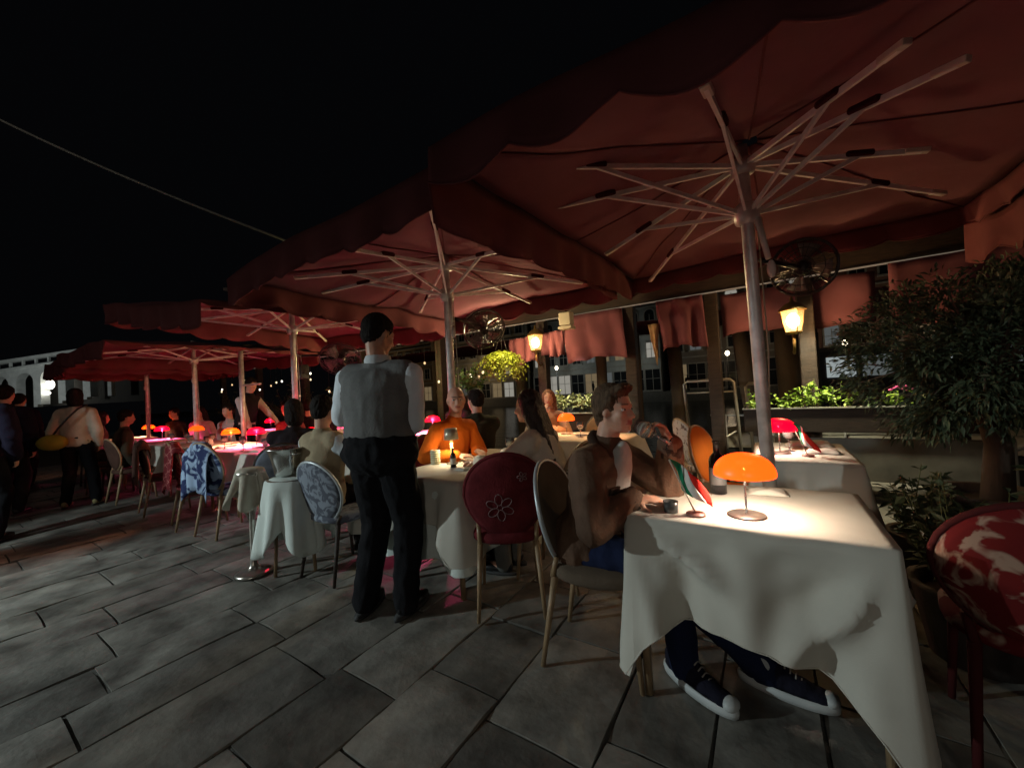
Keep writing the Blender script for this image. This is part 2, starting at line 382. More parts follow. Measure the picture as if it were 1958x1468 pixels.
mx=n.new('ShaderNodeMix'); mx.data_type='RGBA'; mx.blend_type='MULTIPLY'; mx.inputs[0].default_value=1
mr=n.new('ShaderNodeMapRange'); mr.inputs[3].default_value=.55; mr.inputs[4].default_value=1.30; L.new(oi.outputs['Random'],mr.inputs[0])
L.new(r.outputs[0],mx.inputs[6]); L.new(mr.outputs[0],mx.inputs[7]); L.new(mx.outputs[2],b.inputs['Base Color'])
rr=n.new('ShaderNodeMapRange'); rr.inputs[3].default_value=.38; rr.inputs[4].default_value=.75; L.new(t1.outputs[0],rr.inputs[0]); L.new(rr.outputs[0],b.inputs['Roughness'])
bp=n.new('ShaderNodeBump'); bp.inputs['Strength'].default_value=.55; bp.inputs['Distance'].default_value=.012
ad=n.new('ShaderNodeMath'); ad.operation='MULTIPLY_ADD'; ad.inputs[1].default_value=.35; L.new(t2.outputs[0],ad.inputs[0]); L.new(t1.outputs[0],ad.inputs[2]); L.new(ad.outputs[0],bp.inputs['Height']); L.new(bp.outputs[0],b.inputs['Normal'])
STONE=m
DIRT=mat('joint_grit',(.09,.086,.076),rough=.95,bump=.5,bscale=80)
q=MB(); q.box((-140,-8,-.5),(140,5.95,-.0195)); gnd=q.build('ground',DIRT,kind='structure',smooth=False)
pav=link('pavement',None,kind='structure')
def slabmesh(wd,ln,seed,flat=False):
    rs=random.Random(seed); mb=MB(); nx,ny=3,5
    g=.0055; top=[];
    for i in range(nx+1):
        row=[]
        for j in range(ny+1):
            x=g+(wd-2*g)*i/nx; y=g+(ln-2*g)*j/ny; edge=(i in(0,nx)) or (j in(0,ny))
            z=-.005*rs.random()-(.006 if edge else 0)
            if i in(0,nx): x+= (rs.random()-.2)*.004*(1 if i==0 else -1)
            if j in(0,ny): y+= (rs.random()-.2)*.004*(1 if j==0 else -1)
            if i in(0,nx) and j in(0,ny): z-=.006
            row.append((x,y,z))
        top.append(row)
    mb.grid([[p for p in c] for c in top][::-1])
    ring=[top[i][0] for i in range(nx+1)]+[top[nx][j] for j in range(1,ny+1)]+[top[i][ny] for i in range(nx-1,-1,-1)]+[top[0][j] for j in range(ny-1,0,-1)]
    k=len(ring); mb.add(ring+[(x,y,-.06) for x,y,z in ring],[((i+1)%k,i,k+i,k+(i+1)%k) for i in range(k)])
    return mb
WD=(.40,.50,.34,.45); LN=(.48,.62,.78,.98)
SM={(a,c,s):None for a in WD for c in LN for s in (0,1)}
far=MB(); u=-16.0; k=0; cnt=0
while u<3.2:
    wd=WD[(k*7+k//3)%4]; v=-.9-random.random()*.8
    while v<5.9:
        ln=random.choice(LN); 
        if v+ln>5.9: ln=5.9-v
        if ln<.15: break
        near = u>-6.9 and v<3.9 and v+ln>.1 and ln in LN
        if near and cnt<295:
            key=(wd,ln,random.randint(0,1))
            if SM[key] is None: SM[key]=slabmesh(wd,ln,hash(key)%1000).mesh('slab',STONE,smooth=False)
            o=link('slab',SM[key],pav,(u,v,random.uniform(-.0035,.003))); o.rotation_euler=(random.uniform(-.003,.003),random.uniform(-.005,.005),0); cnt+=1
        else:
            s=slabmesh(wd,ln,random.randint(0,999)); dz=random.uniform(-.006,.004); far.add([(x+u,y+v,z+dz) for x,y,z in s.v],s.f)
        v+=ln
    u+=wd; k+=1
far.build('distant_slabs',STONE,pav,smooth=False,kind='stuff')
# shop front behind the walk: awning and panels added to shape the light
sf=thing('shop_front','plain shop front across the walk behind the viewer, with a low awning and panels added to shape its light','building',(0,-3.6,0))
q=MB(); q.box((-14,-.4,0),(6,-.2,5)); q.build('wall',mat('shop_plaster',(.3,.27,.24),rough=.9,var=.2),sf,smooth=False)
q=MB(); q.add([(-14,-.2,2.75),(6,-.2,2.75),(6,1.9,2.24),(-14,1.9,2.24),(-14,1.9,2.05),(6,1.9,2.05)],[(0,1,2,3),(3,2,5,4)]); solid(q.build('baffle',cloth('baffle_cloth',(.05,.06,.05)),sf),.01)  # unseen, added to keep the shop light off the upper canvas
for a,b_ in ((-6.31,-6.15),(-9,-6.56)):
    q=MB(); q.box((a,1.45,0),(b_,1.55,2.2)); q.build('light_blocker',MATS['shop_plaster'],sf,smooth=False)  # unseen panels added to cut the light into stripes on the ground
# quay edge stone, canal
q=MB(); q.box((-140,5.9,-1.6),(40,6.25,-.0)); bevel(q.build('quay_edge',mat('quay_stone',(.30,.29,.26),rough=.7,var=.3,vscale=2,bump=.4,bscale=20),kind='structure',smooth=False),.02)
m=bpy.data.materials.new('canal_water'); m.use_nodes=True; n=m.node_tree.nodes; L=m.node_tree.links; b=n['Principled BSDF']
b.inputs['Base Color'].default_value=(.006,.012,.012,1); b.inputs['Roughness'].default_value=.08; b.inputs['IOR'].default_value=1.33
t=n.new('ShaderNodeTexNoise'); t.inputs['Scale'].default_value=1.4; t.inputs['Detail'].default_value=5
gm=n.new('ShaderNodeNewGeometry'); mp=n.new('ShaderNodeMapping'); mp.inputs['Scale'].default_value=(.7,2.2,1); L.new(gm.outputs['Position'],mp.inputs[0]); L.new(mp.outputs[0],t.inputs['Vector'])
bp=n.new('ShaderNodeBump'); bp.inputs['Strength'].default_value=.5; bp.inputs['Distance'].default_value=.12; L.new(t.outputs[0],bp.inputs['Height']); L.new(bp.outputs[0],b.inputs['Normal'])
q=MB(); q.add([(-200,6.25,-.9),(120,6.25,-.9),(120,60,-.9),(-200,60,-.9)],[(0,1,2,3)]); q.build('water',m,kind='structure')
q=MB(); q.box((-200,46,-1.5),(120,140,.25)); q.build('far_bank',mat('bank_stone',(.2,.19,.17),rough=.8,var=.2),kind='structure',smooth=False)

# ---- buildings on the far bank
FR=mat('window_stone',(.34,.33,.30),rough=.8,var=.2); PD=mat('pane_dark',(.02,.022,.025),rough=.15)
PL=[mat('pane_lit_white',(.1,.1,.1),emit=(1,.95,.82),es=.22),mat('pane_lit_warm',(.1,.1,.1),emit=(1,.72,.38),es=.12),mat('pane_dim',(.04,.04,.04),emit=(.5,.55,.55),es=.12)]
_wc={}
def winmesh(wd,ht,arch,kind):
    key=(wd,ht,arch,kind)
    if key in _wc: return _wc[key]
    f=MB(); p=MB(); t=.14
    n=9 if arch else 1
    out=[(-wd/2,0)]+[(-wd/2*math.cos(PI*i/(n-1)) if n>1 else -wd/2, ht+(wd/2*math.sin(PI*i/(n-1)) if n>1 else 0)) for i in range(n)] + ([] if arch else [(wd/2,ht)])+[(wd/2,0)]
    sc2=lambda a:[((x*(wd+2*t)/wd),(z*(ht+t)/ht if not arch else (z if z<=ht else ht+(z-ht)*(wd+2*t)/wd))) for x,z in a]
    o2=sc2(out); k=len(out)
    f.add([(x,-.14,z) for x,z in out]+[(x,-.14,z) for x,z in o2]+[(x,.02,z) for x,z in o2]+[(x,.02,z) for x,z in out],
          [(i,i+1,k+i+1,k+i) for i in range(k-1)]+[(k+i,k+i+1,2*k+i+1,2*k+i) for i in range(k-1)]+[(i+1,i,3*k+i,3*k+i+1) for i in range(k-1)])
    f.box((-wd/2-t-.06,-.22,-.16),(wd/2+t+.06,.02,0)); f.box((-.03,-.06,0),(.03,-.03,ht)); f.box((-wd/2,-.055,ht*.55),(wd/2,-.035,ht*.55+.05))
    p.add([(x,-.02,z) for x,z in out],[tuple(range(k))[::-1]])
    _wc[key]=(f.mesh('window',FR,False),p.mesh('pane',PD if kind<0 else PL[kind],False)); return _wc[key]
def building(label,u0,u1,v,ht,floors,cols,colr,lit,arch=(),gwid=1.1,rs=1,roofc=(.16,.07,.05),ground=None,group='houses across the canal'):
    rnd=random.Random(rs); rt=thing('canal_building',label,'building',(0,0,0),group=group)
    wall=mat('plaster_%d'%rs,colr,rough=.9,var=.25,vscale=.6,bump=.3,bscale=6)
    q=MB(); q.box((u0,v,.2),(u1,v+9,ht)); q.build('wall',wall,rt,smooth=False)
    q=MB(); q.box((u0-.15,v-.35,ht),(u1+.15,v+9.2,ht+.3)); q.build('cornice',FR,rt,smooth=False)
    q=MB(); um=(u0+u1)/2; q.add([(u0-.3,v-.5,ht+.3),(u1+.3,v-.5,ht+.3),(u1+.3,v+9.3,ht+.3),(u0-.3,v+9.3,ht+.3),(u0+1,v+4.5,ht+2),(u1-1,v+4.5,ht+2)],[(0,1,5,4),(2,3,4,5),(1,2,5),(3,0,4),(0,3,2,1)]); q.build('roof',mat('roof_tile',roofc,rough=.9,var=.3),rt,smooth=False)
    fh=(ht-.6)/floors
    for fl in range(floors):
        z=.45+fl*fh+(.5 if fl else .02)
        q=MB(); q.box((u0-.02,v-.12,.2+(fl+1)*fh-.06),(u1+.02,v+.02,.2+(fl+1)*fh+.10))
        if fl<floors-1: q.build('string_course',FR,rt,smooth=False)
        for c in range(cols):
            x=u0+(c+.5)*(u1-u0)/cols; kind=-1
            if rnd.random()<lit[min(fl,len(lit)-1)]: kind=rnd.choice((0,1,1,2))
            a=fl in arch; wd=gwid if fl else gwid*1.5; h=fh*.52 if fl else fh*.72
            fm,pm=winmesh(round(wd,2),round(h,2),a,kind)
            wi=link('window' if fl else 'door',fm,rt,(x,v,z)); link('pane',pm,wi)
    return rt
building('tall grey palace with two rows of arched windows across the canal, behind the timber post',-9,4,47,15.5,4,7,(.23,.20,.17),(.3,.2,.1,.05),arch=(1,2),rs=3)
building('wide pinkish house with a lit ground floor across the canal',4.5,17,47.5,12.5,4,6,(.26,.15,.12),(.3,.2,.1),arch=(1,),rs=5)
building('pale grey facade across the canal, seen behind the hanging fern',-27,-10,47,14,4,9,(.36,.37,.35),(.2,.15,.1,.05),arch=(2,),rs=7)
building('long dark brick house across the canal beyond the water bus',18,36,48,11,3,9,(.14,.10,.09),(.4,.3,.1),rs=9)
building('cream house with small windows across the canal, left of the pale grey facade',-45,-28,47,12,4,8,(.30,.27,.20),(.5,.3,.3,.1),rs=11)
building('tall ochre house across the canal, nearest the stone bridge',-66,-46,46.5,13,4,9,(.28,.20,.12),(.5,.4,.2,.1),rs=13)
building('narrow red house at the far right across the canal behind the potted tree',36.5,50,49,13,4,6,(.2,.09,.07),(.2,.1,.1),rs=15)
for i,(x,p,c) in enumerate([(-55,140,WARM),(-36,140,WARM),(-22,80,(.9,1,.95)),(-13,60,(.9,1,.95)),(-3,34,WARM),(6,40,WARM),(14,80,WARM),(26,160,COOL)]):
    t=thing('street_lamp','street lamp on the far bank before '+['the ochre house','the cream house','the left end of the pale grey facade','the right end of the pale grey facade','the tall grey palace','the joint of palace and pink house','the pinkish house','the dark brick house'][i],'street lamp',(x,44.2,.2),group='street lamps on the far bank')
    q=MB(); q.lathe([(.16,0),(.12,.3),(.05,.5),(.04,3.4)],10,cap=True); q.build('pole',DARKM,t)
    q=MB(); q.ell((0,0,3.65),(.2,.2,.25)); q.build('lamp_head',mat('lamp_head_glow',(.1,.1,.1),emit=(1,.85,.6),es=6),t)
    light('POINT','street_lamp_light',(x,43.6,3.9),p,c,.3)
# people strolling on the far bank (dark shapes)
def stroller(x,y,z,label,group,colr=(.02,.02,.025),rz=0,ht=1.7,top=None):
    key='st%.2f'%colr[0]
    q=MB(); s=ht/1.7
    q.cap((0,.09,.08),(0,.1,.82),.06,.09); q.cap((.12,-.09,.08),(0,-.1,.82),.06,.09); q.ell((0,0,1.12),(.14,.21,.34)); q.cap((0,.2,1.36),(.05,.27,.86),.06,.045); q.cap((0,-.2,1.36),(.05,-.27,.86),.06,.045); q.cap((0,0,1.4),(0,0,1.5),.06,.06); q.ell((.01,0,1.6),(.09,.08,.12)); q.cap((0,.09,.05),(.15,.1,.05),.05,.04,8); q.cap((.12,-.09,.05),(.25,-.1,.05),.05,.04,8)
    me=remesh(q,.03,'person'); me.materials.append(cloth('coat_%.2f_%.2f'%(colr[0],colr[1]),colr))
    o=link('person',me,None,(x,y,z),rz,label=label,cat='person',group=group); o.scale=(s,s,s); return o
for i,x in enumerate((-17.5,-16.6,-14.2,-7.5,-6.9,-1.5,1.2,8.4)):
    stroller(x,44.8,.25,'small dark figure walking on the far bank, '+['first from the fern','second from the fern, near the first','alone before the pale facade','before the palace doors','beside another before the palace','before the palace right end','alone between palace and pink house','before the pinkish house'][i],'people strolling on the far bank',rz=i*1.3)

# ---- the stone bridge far left: sloping balustrade over an arcade
bd=thing('stone_bridge','white stone bridge with an arcade rising along its slope, far off','bridge',(-97,8.5,0))
ux=Vector((-14.5,11.0,0)).normalized()*-1; ux=Vector((.837,.547,0)); wn=Vector((-.547,.837,0))
BW=mat('istrian_stone',(.66,.68,.66),rough=.7,var=.15,vscale=1.2,bump=.3)
def bpt(a,z,d=0): p=ux*a+wn*d; return (p.x,p.y,z)
q=MB(); slope=.095
bays=[-14.6+3.85*i for i in range(8)]
for c in bays:
    z0=6.85+slope*c; rad=1.35; zt=z0+2.15
    pts=[]
    for i in range(13):
        a=PI*i/12; x=c-rad*math.cos(a); z=z0+rad*math.sin(a); pts.append((x,z))
    lo=[(c-1.925,z0-3)]+[(c-rad,z0-3)]
    for d0,d1 in ((0,1.2),):
        for i in range(12):
            (x0,za),(x1,zb)=pts[i],pts[i+1]
            q.add([bpt(x0,za,d0),bpt(x1,zb,d0),bpt(x1,zt+slope*(x1-c),d0),bpt(x0,zt+slope*(x0-c),d0),bpt(x0,za,d1),bpt(x1,zb,d1)],[(0,1,2,3),(0,4,5,1)])
        for sx in (-1,1):
            xa,xb=sorted((c+sx*rad,c+sx*1.925))
            q.add([bpt(xa,z0-4,d0),bpt(xb,z0-4,d0),bpt(xb,zt+slope*(xb-c),d0),bpt(xa,zt+slope*(xa-c),d0)],[(0,1,2,3)])
            q.add([bpt(c+sx*rad,z0-4,d0),bpt(c+sx*rad,z0,d0),bpt(c+sx*rad,z0,d1),bpt(c+sx*rad,z0-4,d1)],[(0,1,2,3)])
q.build('arcade_wall',BW,bd,smooth=False)
q=MB()
a0,a1=-17,16.5
q.add([bpt(a,9.0+slope*a+dz,d) for a in (a0,a1) for dz in (0,.28) for d in (-.35,1.5)],[(0,1,3,2),(4,6,7,5),(0,4,5,1),(2,3,7,6),(0,2,6,4),(1,5,7,3)]); q.build('cornice',BW,bd,smooth=False)
for i in range(16):
    a=-15.5+2*i; q=MB(); q.obox(bpt(a,9.28+slope*a+.45,.2),Vector(bpt(.13,0)),Vector(bpt(0,0,.13)),(0,0,.45)); q.build('baluster',BW,bd,smooth=False)
q=MB(); q.add([bpt(a,10.2+slope*a+dz,d) for a in (a0,a1) for dz in (0,.5) for d in (-.1,.7)],[(0,1,3,2),(4,6,7,5),(0,4,5,1),(2,3,7,6),(0,2,6,4),(1,5,7,3)]); q.build('parapet',BW,bd,smooth=False)
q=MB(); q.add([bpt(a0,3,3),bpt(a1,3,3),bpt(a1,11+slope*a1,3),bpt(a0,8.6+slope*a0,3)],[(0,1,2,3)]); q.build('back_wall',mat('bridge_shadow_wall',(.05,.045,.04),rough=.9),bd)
q=MB(); q.ell(bpt(4.3,6.3,.4),(.9,.5,.75),nu=16); q.ell(bpt(3.9,5.0,.3),(.9,.4,.28)); q.build('shop_lamp',mat('bridge_lamp_glow',(.1,.1,.1),emit=(1,.97,.85),es=3),bd)
light('AREA','bridge_floodlight',(-83,2,4),330,(.93,1,.97),1.2,aim=(-97,8.5,9.5))

# overhead wire
q=MB(); pts=[]
a=Vector((-11.5,-.45,7.2)); c=Vector((-6.0,3.2,3.77))
for i in range(15):
    t=i/14; p=a.lerp(c,t); p.z-=.45*math.sin(PI*t)*.35; pts.append(p)
q.tube(pts,.018,6); q.build('overhead_cable',mat('cable_grey',(.32,.32,.30),rough=.6),None,label='grey cable strung across the dark sky down to the canopies',cat='cable')

# ================================================================== PARASOLS
def perim(U0,U1,V0,V1,n):
    P=[]
    for i in range(n): P.append((U0+(U1-U0)*i/n,V0,0,(0,-1),i/n))
    for i in range(n): P.append((U1,V0+(V1-V0)*i/n,1,(1,0),i/n))
    for i in range(n): P.append((U1-(U1-U0)*i/n,V1,2,(0,1),i/n))
    for i in range(n): P.append((U0,V1-(V1-V0)*i/n,3,(-1,0),i/n))
    return P
def parasol(label,base,rect,hub,low,tips,ez,drop,scal=(6,7,6,7),lean=(0,0),apexh=None,canvas=RED,seed=0):
    u,v=base; rt=thing('parasol',label,'parasol',(u,v,0),group='burgundy parasols over the terrace')
    O=Vector((u,v,0)); hubp=Vector((u+lean[0],v+lean[1],hub)); lowp=Vector((u+lean[0]*.9,v+lean[1]*.9,low))
    q=MB(); q.tube([Vector((0,0,0)),lowp-O,hubp-O+Vector((0,0,.12))],[.036,.034,.032],12); q.build('pole',METAL,rt)
    q=MB(); q.lathe([(0,.0),(.27,.0),(.27,.035),(.06,.05),(.045,.30),(.04,.32)],20); q.build('base_plate',DARKM,rt)
    q=MB(); q.lathe([(.035,-.05),(.06,-.04),(.068,.0),(.06,.035),(.035,.05)],14,tuple(hubp-O)); q.build('top_hub',METAL,rt)
    q=MB(); q.lathe([(.036,-.07),(.058,-.06),(.07,-.01),(.07,.03),(.045,.05)],14,tuple(lowp-O)); q.build('runner',METAL,rt)
    q=MB(); c=lowp-O; q.tube([c+Vector((.05,-.02,-.05)),c+Vector((.09,-.05,-.30))],[.018,.014],8); q.ell(c+Vector((.10,-.055,-.36)),(.022,.022,.05)); q.build('crank_grip',mat('worn_white_plastic',(.6,.58,.54),rough=.4),rt)
    q=MB(); q.tube([c+Vector((.05,.02,-.02)),c+Vector((.062,.03,-.8)),c+Vector((.045,.02,-1.25))],.004,5); q.build('cord',mat('cord_pale',(.5,.47,.4)),rt)
    for tp in tips:
        tp=Vector(tp); d=(tp-hubp); hd=hubp+Vector((d.x,d.y,0)).normalized()*.055
        pk=hd.lerp(tp,.66); e=(tp-hd).normalized()
        sd=Vector((-e.y,e.x,0)).normalized(); up=e.cross(sd)*-1
        q=MB(); cc=(hd+tp)/2-O; q.obox(cc,(tp-hd)/2,sd*.0075,up*.013); q.build('rib',RIBM,rt,smooth=False)
        q=MB(); q.obox(tp-O-e*.02,e*.05,sd*.017,up*.012); bevel(q.build('rib_tip',mat('tip_cap',(.66,.62,.55),rough=.35),rt,smooth=False),.004)
        q=MB(); ls=lowp+Vector((d.x,d.y,0)).normalized()*.06; ce=(ls+pk)/2-O; e2=(pk-ls)/2; s2=Vector((-e2.y,e2.x,0)).normalized(); u2=e2.normalized().cross(s2); q.obox(ce,e2,s2*.007,u2*.011); q.build('strut',RIBM,rt,smooth=False)
        q=MB(); q.obox(pk-O+Vector((0,0,.01)),e*.062,sd*.020,up*.016); bevel(q.build('rib_pocket',POCKET,rt,smooth=False),.012,3)
    # canopy
    nP=22; P=perim(*rect,nP); ax=apexh or hub+.10; T=[.03]+[i/14 for i in range(1,15)]
    rows=[]
    dirs=[math.atan2(t[1]-v,t[0]-u) for t in tips]
    for t in T:
        row=[]
        for (x,y,s,nn,fr) in P:
            a=math.atan2(y-v,x-u); dm=min(abs((a-b+PI)%(2*PI)-PI) for b in dirs) if dirs else 0
            z=ez(x,y)*t+ax*(1-t); sag=min(1,dm/.35)*.055*math.sin(PI*min(1,t*1.0))**.8*t
            px,py=u+(x-u)*t,v+(y-v)*t
            wv=noise.noise(Vector((px*1.3+seed,py*2.1,seed)))*.045*t+noise.noise(Vector((px*1.0+seed,py*6.5,3+seed)))*.028*t*max(0,min(1,(py-v)/.6+.4))
            row.append((px-u,py-v,z-sag+wv))
        row.append(row[0]); rows.append(row)
    q=MB(); q.grid(rows); solid(q.build('canopy',canvas,rt),.003)
    edge=rows[-1][:-1]
    for i_ in range(0,4*nP,nP//2):
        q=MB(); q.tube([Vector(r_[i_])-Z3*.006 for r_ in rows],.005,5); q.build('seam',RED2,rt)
    # valance: subdivided edge with a scalloped hem
    q=MB(); n=len(P); vr=[[] for _ in range(6)]; sub=6
    for i in range(n+1):
        a=P[i%n]; b2=P[(i+1)%n]; ea=edge[i%n]; eb=edge[(i+1)%n]
        for k in range(sub if i<n else 1):
            tt=k/sub; x=ea[0]+(eb[0]-ea[0])*tt; y=ea[1]+(eb[1]-ea[1])*tt; z=ea[2]+(eb[2]-ea[2])*tt
            s=a[2]; fr=a[4]+tt/nP; d=drop(s,fr,x+u,y+v); ph=fr*scal[s]; d+=.045*abs(math.sin(PI*ph))**.7*1.0-.012
            if s==0 and seed%2==0: d+=.03*noise.noise(Vector((x*2.3,seed,1)))
            nx,ny=a[3]
            for r_ in range(6):
                f_=r_/5; wob=(.022*math.sin(ph*PI*2+seed)+.03*noise.noise(Vector((x*2.5+y*3,seed,f_*.7))))*f_
                vr[r_].append((x+nx*(.012+wob),y+ny*(.012+wob),z+.004-d*f_))
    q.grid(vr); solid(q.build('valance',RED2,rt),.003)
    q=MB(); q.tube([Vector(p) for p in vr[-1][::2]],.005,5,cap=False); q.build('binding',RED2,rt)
    return rt
A=(-.0,2.63)
parasol('burgundy parasol over the orange lamp table, with long pale ribs spread wide',A,(-1.13,1.30,1.2,4.25),2.52,2.25,
  [(-1.00,1.66,2.43),(-1.08,2.12,2.40),(-.93,2.86,2.30),(-.87,3.9,2.30),(.98,3.50,2.38),(.73,2.80,2.40),(.64,2.05,2.38),(.44,1.82,2.38),(-.11,1.44,2.27)],
  lambda x,y: 2.33+.04*max(0,y-1.2)+.02*max(0,x), lambda s,f,x,y: (.16 if s==0 else (.30-.03*(y-1.2) if s==3 else .14)),lean=(-.04,0),apexh=2.66,seed=2)
parasol('burgundy parasol behind the waiter, its top lit pale at the corner',(-2.36,2.62),(-3.45,-1.24,1.33,3.95),2.46,2.20,
  [(-3.11,1.69,2.31),(-3.33,2.05,2.30),(-2.30,1.62,2.32),(-3.26,3.16,2.27),(-2.16,3.75,2.28),(-1.42,3.45,2.29),(-1.52,2.3,2.31),(-1.46,1.50,2.37)],
  lambda x,y: 2.35-.02*max(0,-2.4-x)+.0*(y-1.3)-.10*max(0,(-3.0-x)), lambda s,f,x,y: (.20 if s==0 else .17),seed=4,lean=(.0,0))
def regular(u,v,rx,ry,z): return [(u+rx*c*(1 if abs(c*s_)<.01 else 1),v+ry*s_,z) for c,s_ in ((1,0),(.95,.95),(0,1),(-.95,.95),(-1,0),(-.95,-.95),(0,-1),(.95,-.95))]
parasol('wide burgundy parasol lit pink from below, third along the row',(-5.02,2.62),(-6.42,-3.62,1.2,3.95),2.50,2.24,regular(-5.02,2.62,1.2,1.2,2.32),
  lambda x,y: 2.35-.17*(x+5.0)*(1-.27*(y-1.2)), lambda s,f,x,y: (.20 if s==0 else (.03 if s==1 else .22)),seed=5)
parasol('burgundy parasol fourth along the row, over the red lit tables',(-8.3,2.62),(-9.7,-6.75,1.25,3.95),2.36,2.14,regular(-8.3,2.62,1.2,1.15,2.2),
  lambda x,y: 2.24-.03*(x+8.2), lambda s,f,x,y: (.03 if s==1 else .20),seed=7)
parasol('darkest burgundy parasol at the far end of the row',(-10.9,2.62),(-11.7,-9.9,1.35,4.0),2.40,2.14,regular(-10.9,2.62,.7,1.0,2.25),
  lambda x,y: 2.30, lambda s,f,x,y: .28,seed=8)
parasol('burgundy parasol over the potted tree, its long side flap hanging down',(2.75,2.75),(1.42,4.1,1.1,4.6),2.52,2.25,regular(2.75,2.75,1.15,1.2,2.35),
  lambda x,y: 2.42+.03*(y-1.2), lambda s,f,x,y: (.42 if s==3 else .16),seed=9)
# extra bare pole between third and fourth parasol
t=thing('parasol_pole','slim bare pole lit pink, standing between the third and fourth parasol','pole',(-6.9,2.78,0))
q=MB(); q.tube([(0,0,0),(0,0,2.18)],.036,12); q.build('pole',METAL,t); q=MB(); q.lathe([(0,0),(.25,0),(.25,.03),(.05,.05),(.04,.2)],18); q.build('base_plate',DARKM,t); q=MB(); q.tube([(-.02,0,1.62),(.5,.05,1.62)],.016,6); q.build('bracket',METAL,t)

# ================================================================== QUAY PERGOLA
pg=thing('pergola','dark timber pergola along the quay with a light strip under its beam','pergola',(0,5.5,0))
q=MB(); q.box((-16,-.08,2.40),(3.6,.08,2.62)); bevel(q.build('beam',WOODD,pg,smooth=False),.01)
q=MB(); q.box((-13,-.105,2.375),(3.4,-.085,2.388)); q.build('light_strip',mat('led_strip',(.2,.2,.2),emit=(1,.8,.6),es=.10),pg,smooth=False)
for x in (-15,-12.5,-10,-7.6,-5.2,-2.96,-1.55,-.52,.42,2.4):
    q=MB(); q.box((x-.075,-.075,0),(x+.075,.075,2.40)); bevel(q.build('post',WOODD,pg,smooth=False),.01)
for i in range(24):
    x=-15+i*.8; q=MB(); q.box((x-.03,-1.35,2.64),(x+.03,1.2,2.74)); q.build('rafter',WOODD,pg,smooth=False)
q=MB(); q.box((-16,-1.42,2.5),(3.6,-1.30,2.64)); bevel(q.build('back_beam',WOODD,pg,smooth=False),.01)
rows=[[(-16+.4*i,4.0+2.75*j/14,2.80-.035*math.sin(PI*((i*.4)%.8)/.8)+.03*noise.noise(Vector((i*.3,j*.7,5)))) for j in range(15)] for i in range(50)]
q=MB(); q.grid(rows); solid(q.build('roof_canvas',RED,pg),.004)
def blind(label,u0,u1,zt,zb,v=5.36,k=0,skew=0):
    rows=[]
    for i in range(9):
        f=i/8; rows.append([(u0+(u1-u0)*j/18+.05*f*math.sin(j*1.1+k)*(.4)+skew*f, v+.05*math.sin(j*.9+k)*f+.05*noise.noise(Vector((j*.3,f*2,k))), zt-(zt-zb-(.025*abs(math.sin(j*PI/6))+.0))*f - (.05*math.sin(j*.35+k)*f*.5)) for j in range(19)])
    q=MB(); q.grid(rows); o=q.build('hanging_blind',RED,None,label=label,cat='blind',group='red canvas blinds hanging from the pergola'); solid(o,.003); return o
blind('red canvas blind hanging from the beam between lantern and heater',-2.55,-1.62,2.37,1.68,k=1,skew=.05)
blind('short folded red blind just right of the hanging lantern post',-2.88,-2.52,2.18,1.78,k=4)
blind('red blind behind the hanging fern',-3.5,-2.99,2.15,1.72,k=6)
blind('square red blind between two dark posts behind the brown jacket diner',-1.16,-.60,2.37,1.72,k=2,skew=.04)
blind('wide red blind glowing around the right lantern',-.42,1.05,2.37,1.83,v=5.62,k=3)
blind('red blind at the right behind the potted tree',1.1,2.4,2.37,1.7,k=5)
# umbrella-like folded pale napkin/flag hanging by post
q=MB(); q.grid([[(-1.2+.14*(1-f)*(j/5-.5)+.02*f,5.34+.02*math.sin(j*1.7),2.08-.55*f) for j in range(6)] for f in [i/6 for i in range(7)]]); solid(q.build('furled_pennant',cloth('ochre_canvas',(.5,.33,.18)),None,label='narrow ochre pennant hanging beside the square red blind',cat='pennant'),.004)
# heater box
t=thing('beam_heater','small cream heater box fixed under the canopy edge','heater',(-2.1,4.58,2.1))
q=MB(); q.box((-.085,-.06,0),(.085,.06,.17)); bevel(q.build('housing',mat('cream_metal',(.62,.56,.42),rough=.4),t,smooth=False),.02,3)
q=MB(); q.box((-.095,-.07,-.05),(.095,.07,-.008)); bevel(q.build('grille',mat('cream_metal',(.62,.56,.42)),t,smooth=False),.01)
q=MB(); q.tube([(0,0,.165),(0,0,.42),(0,.2,.52)],.014,8); q.build('bracket',DARKM,t)
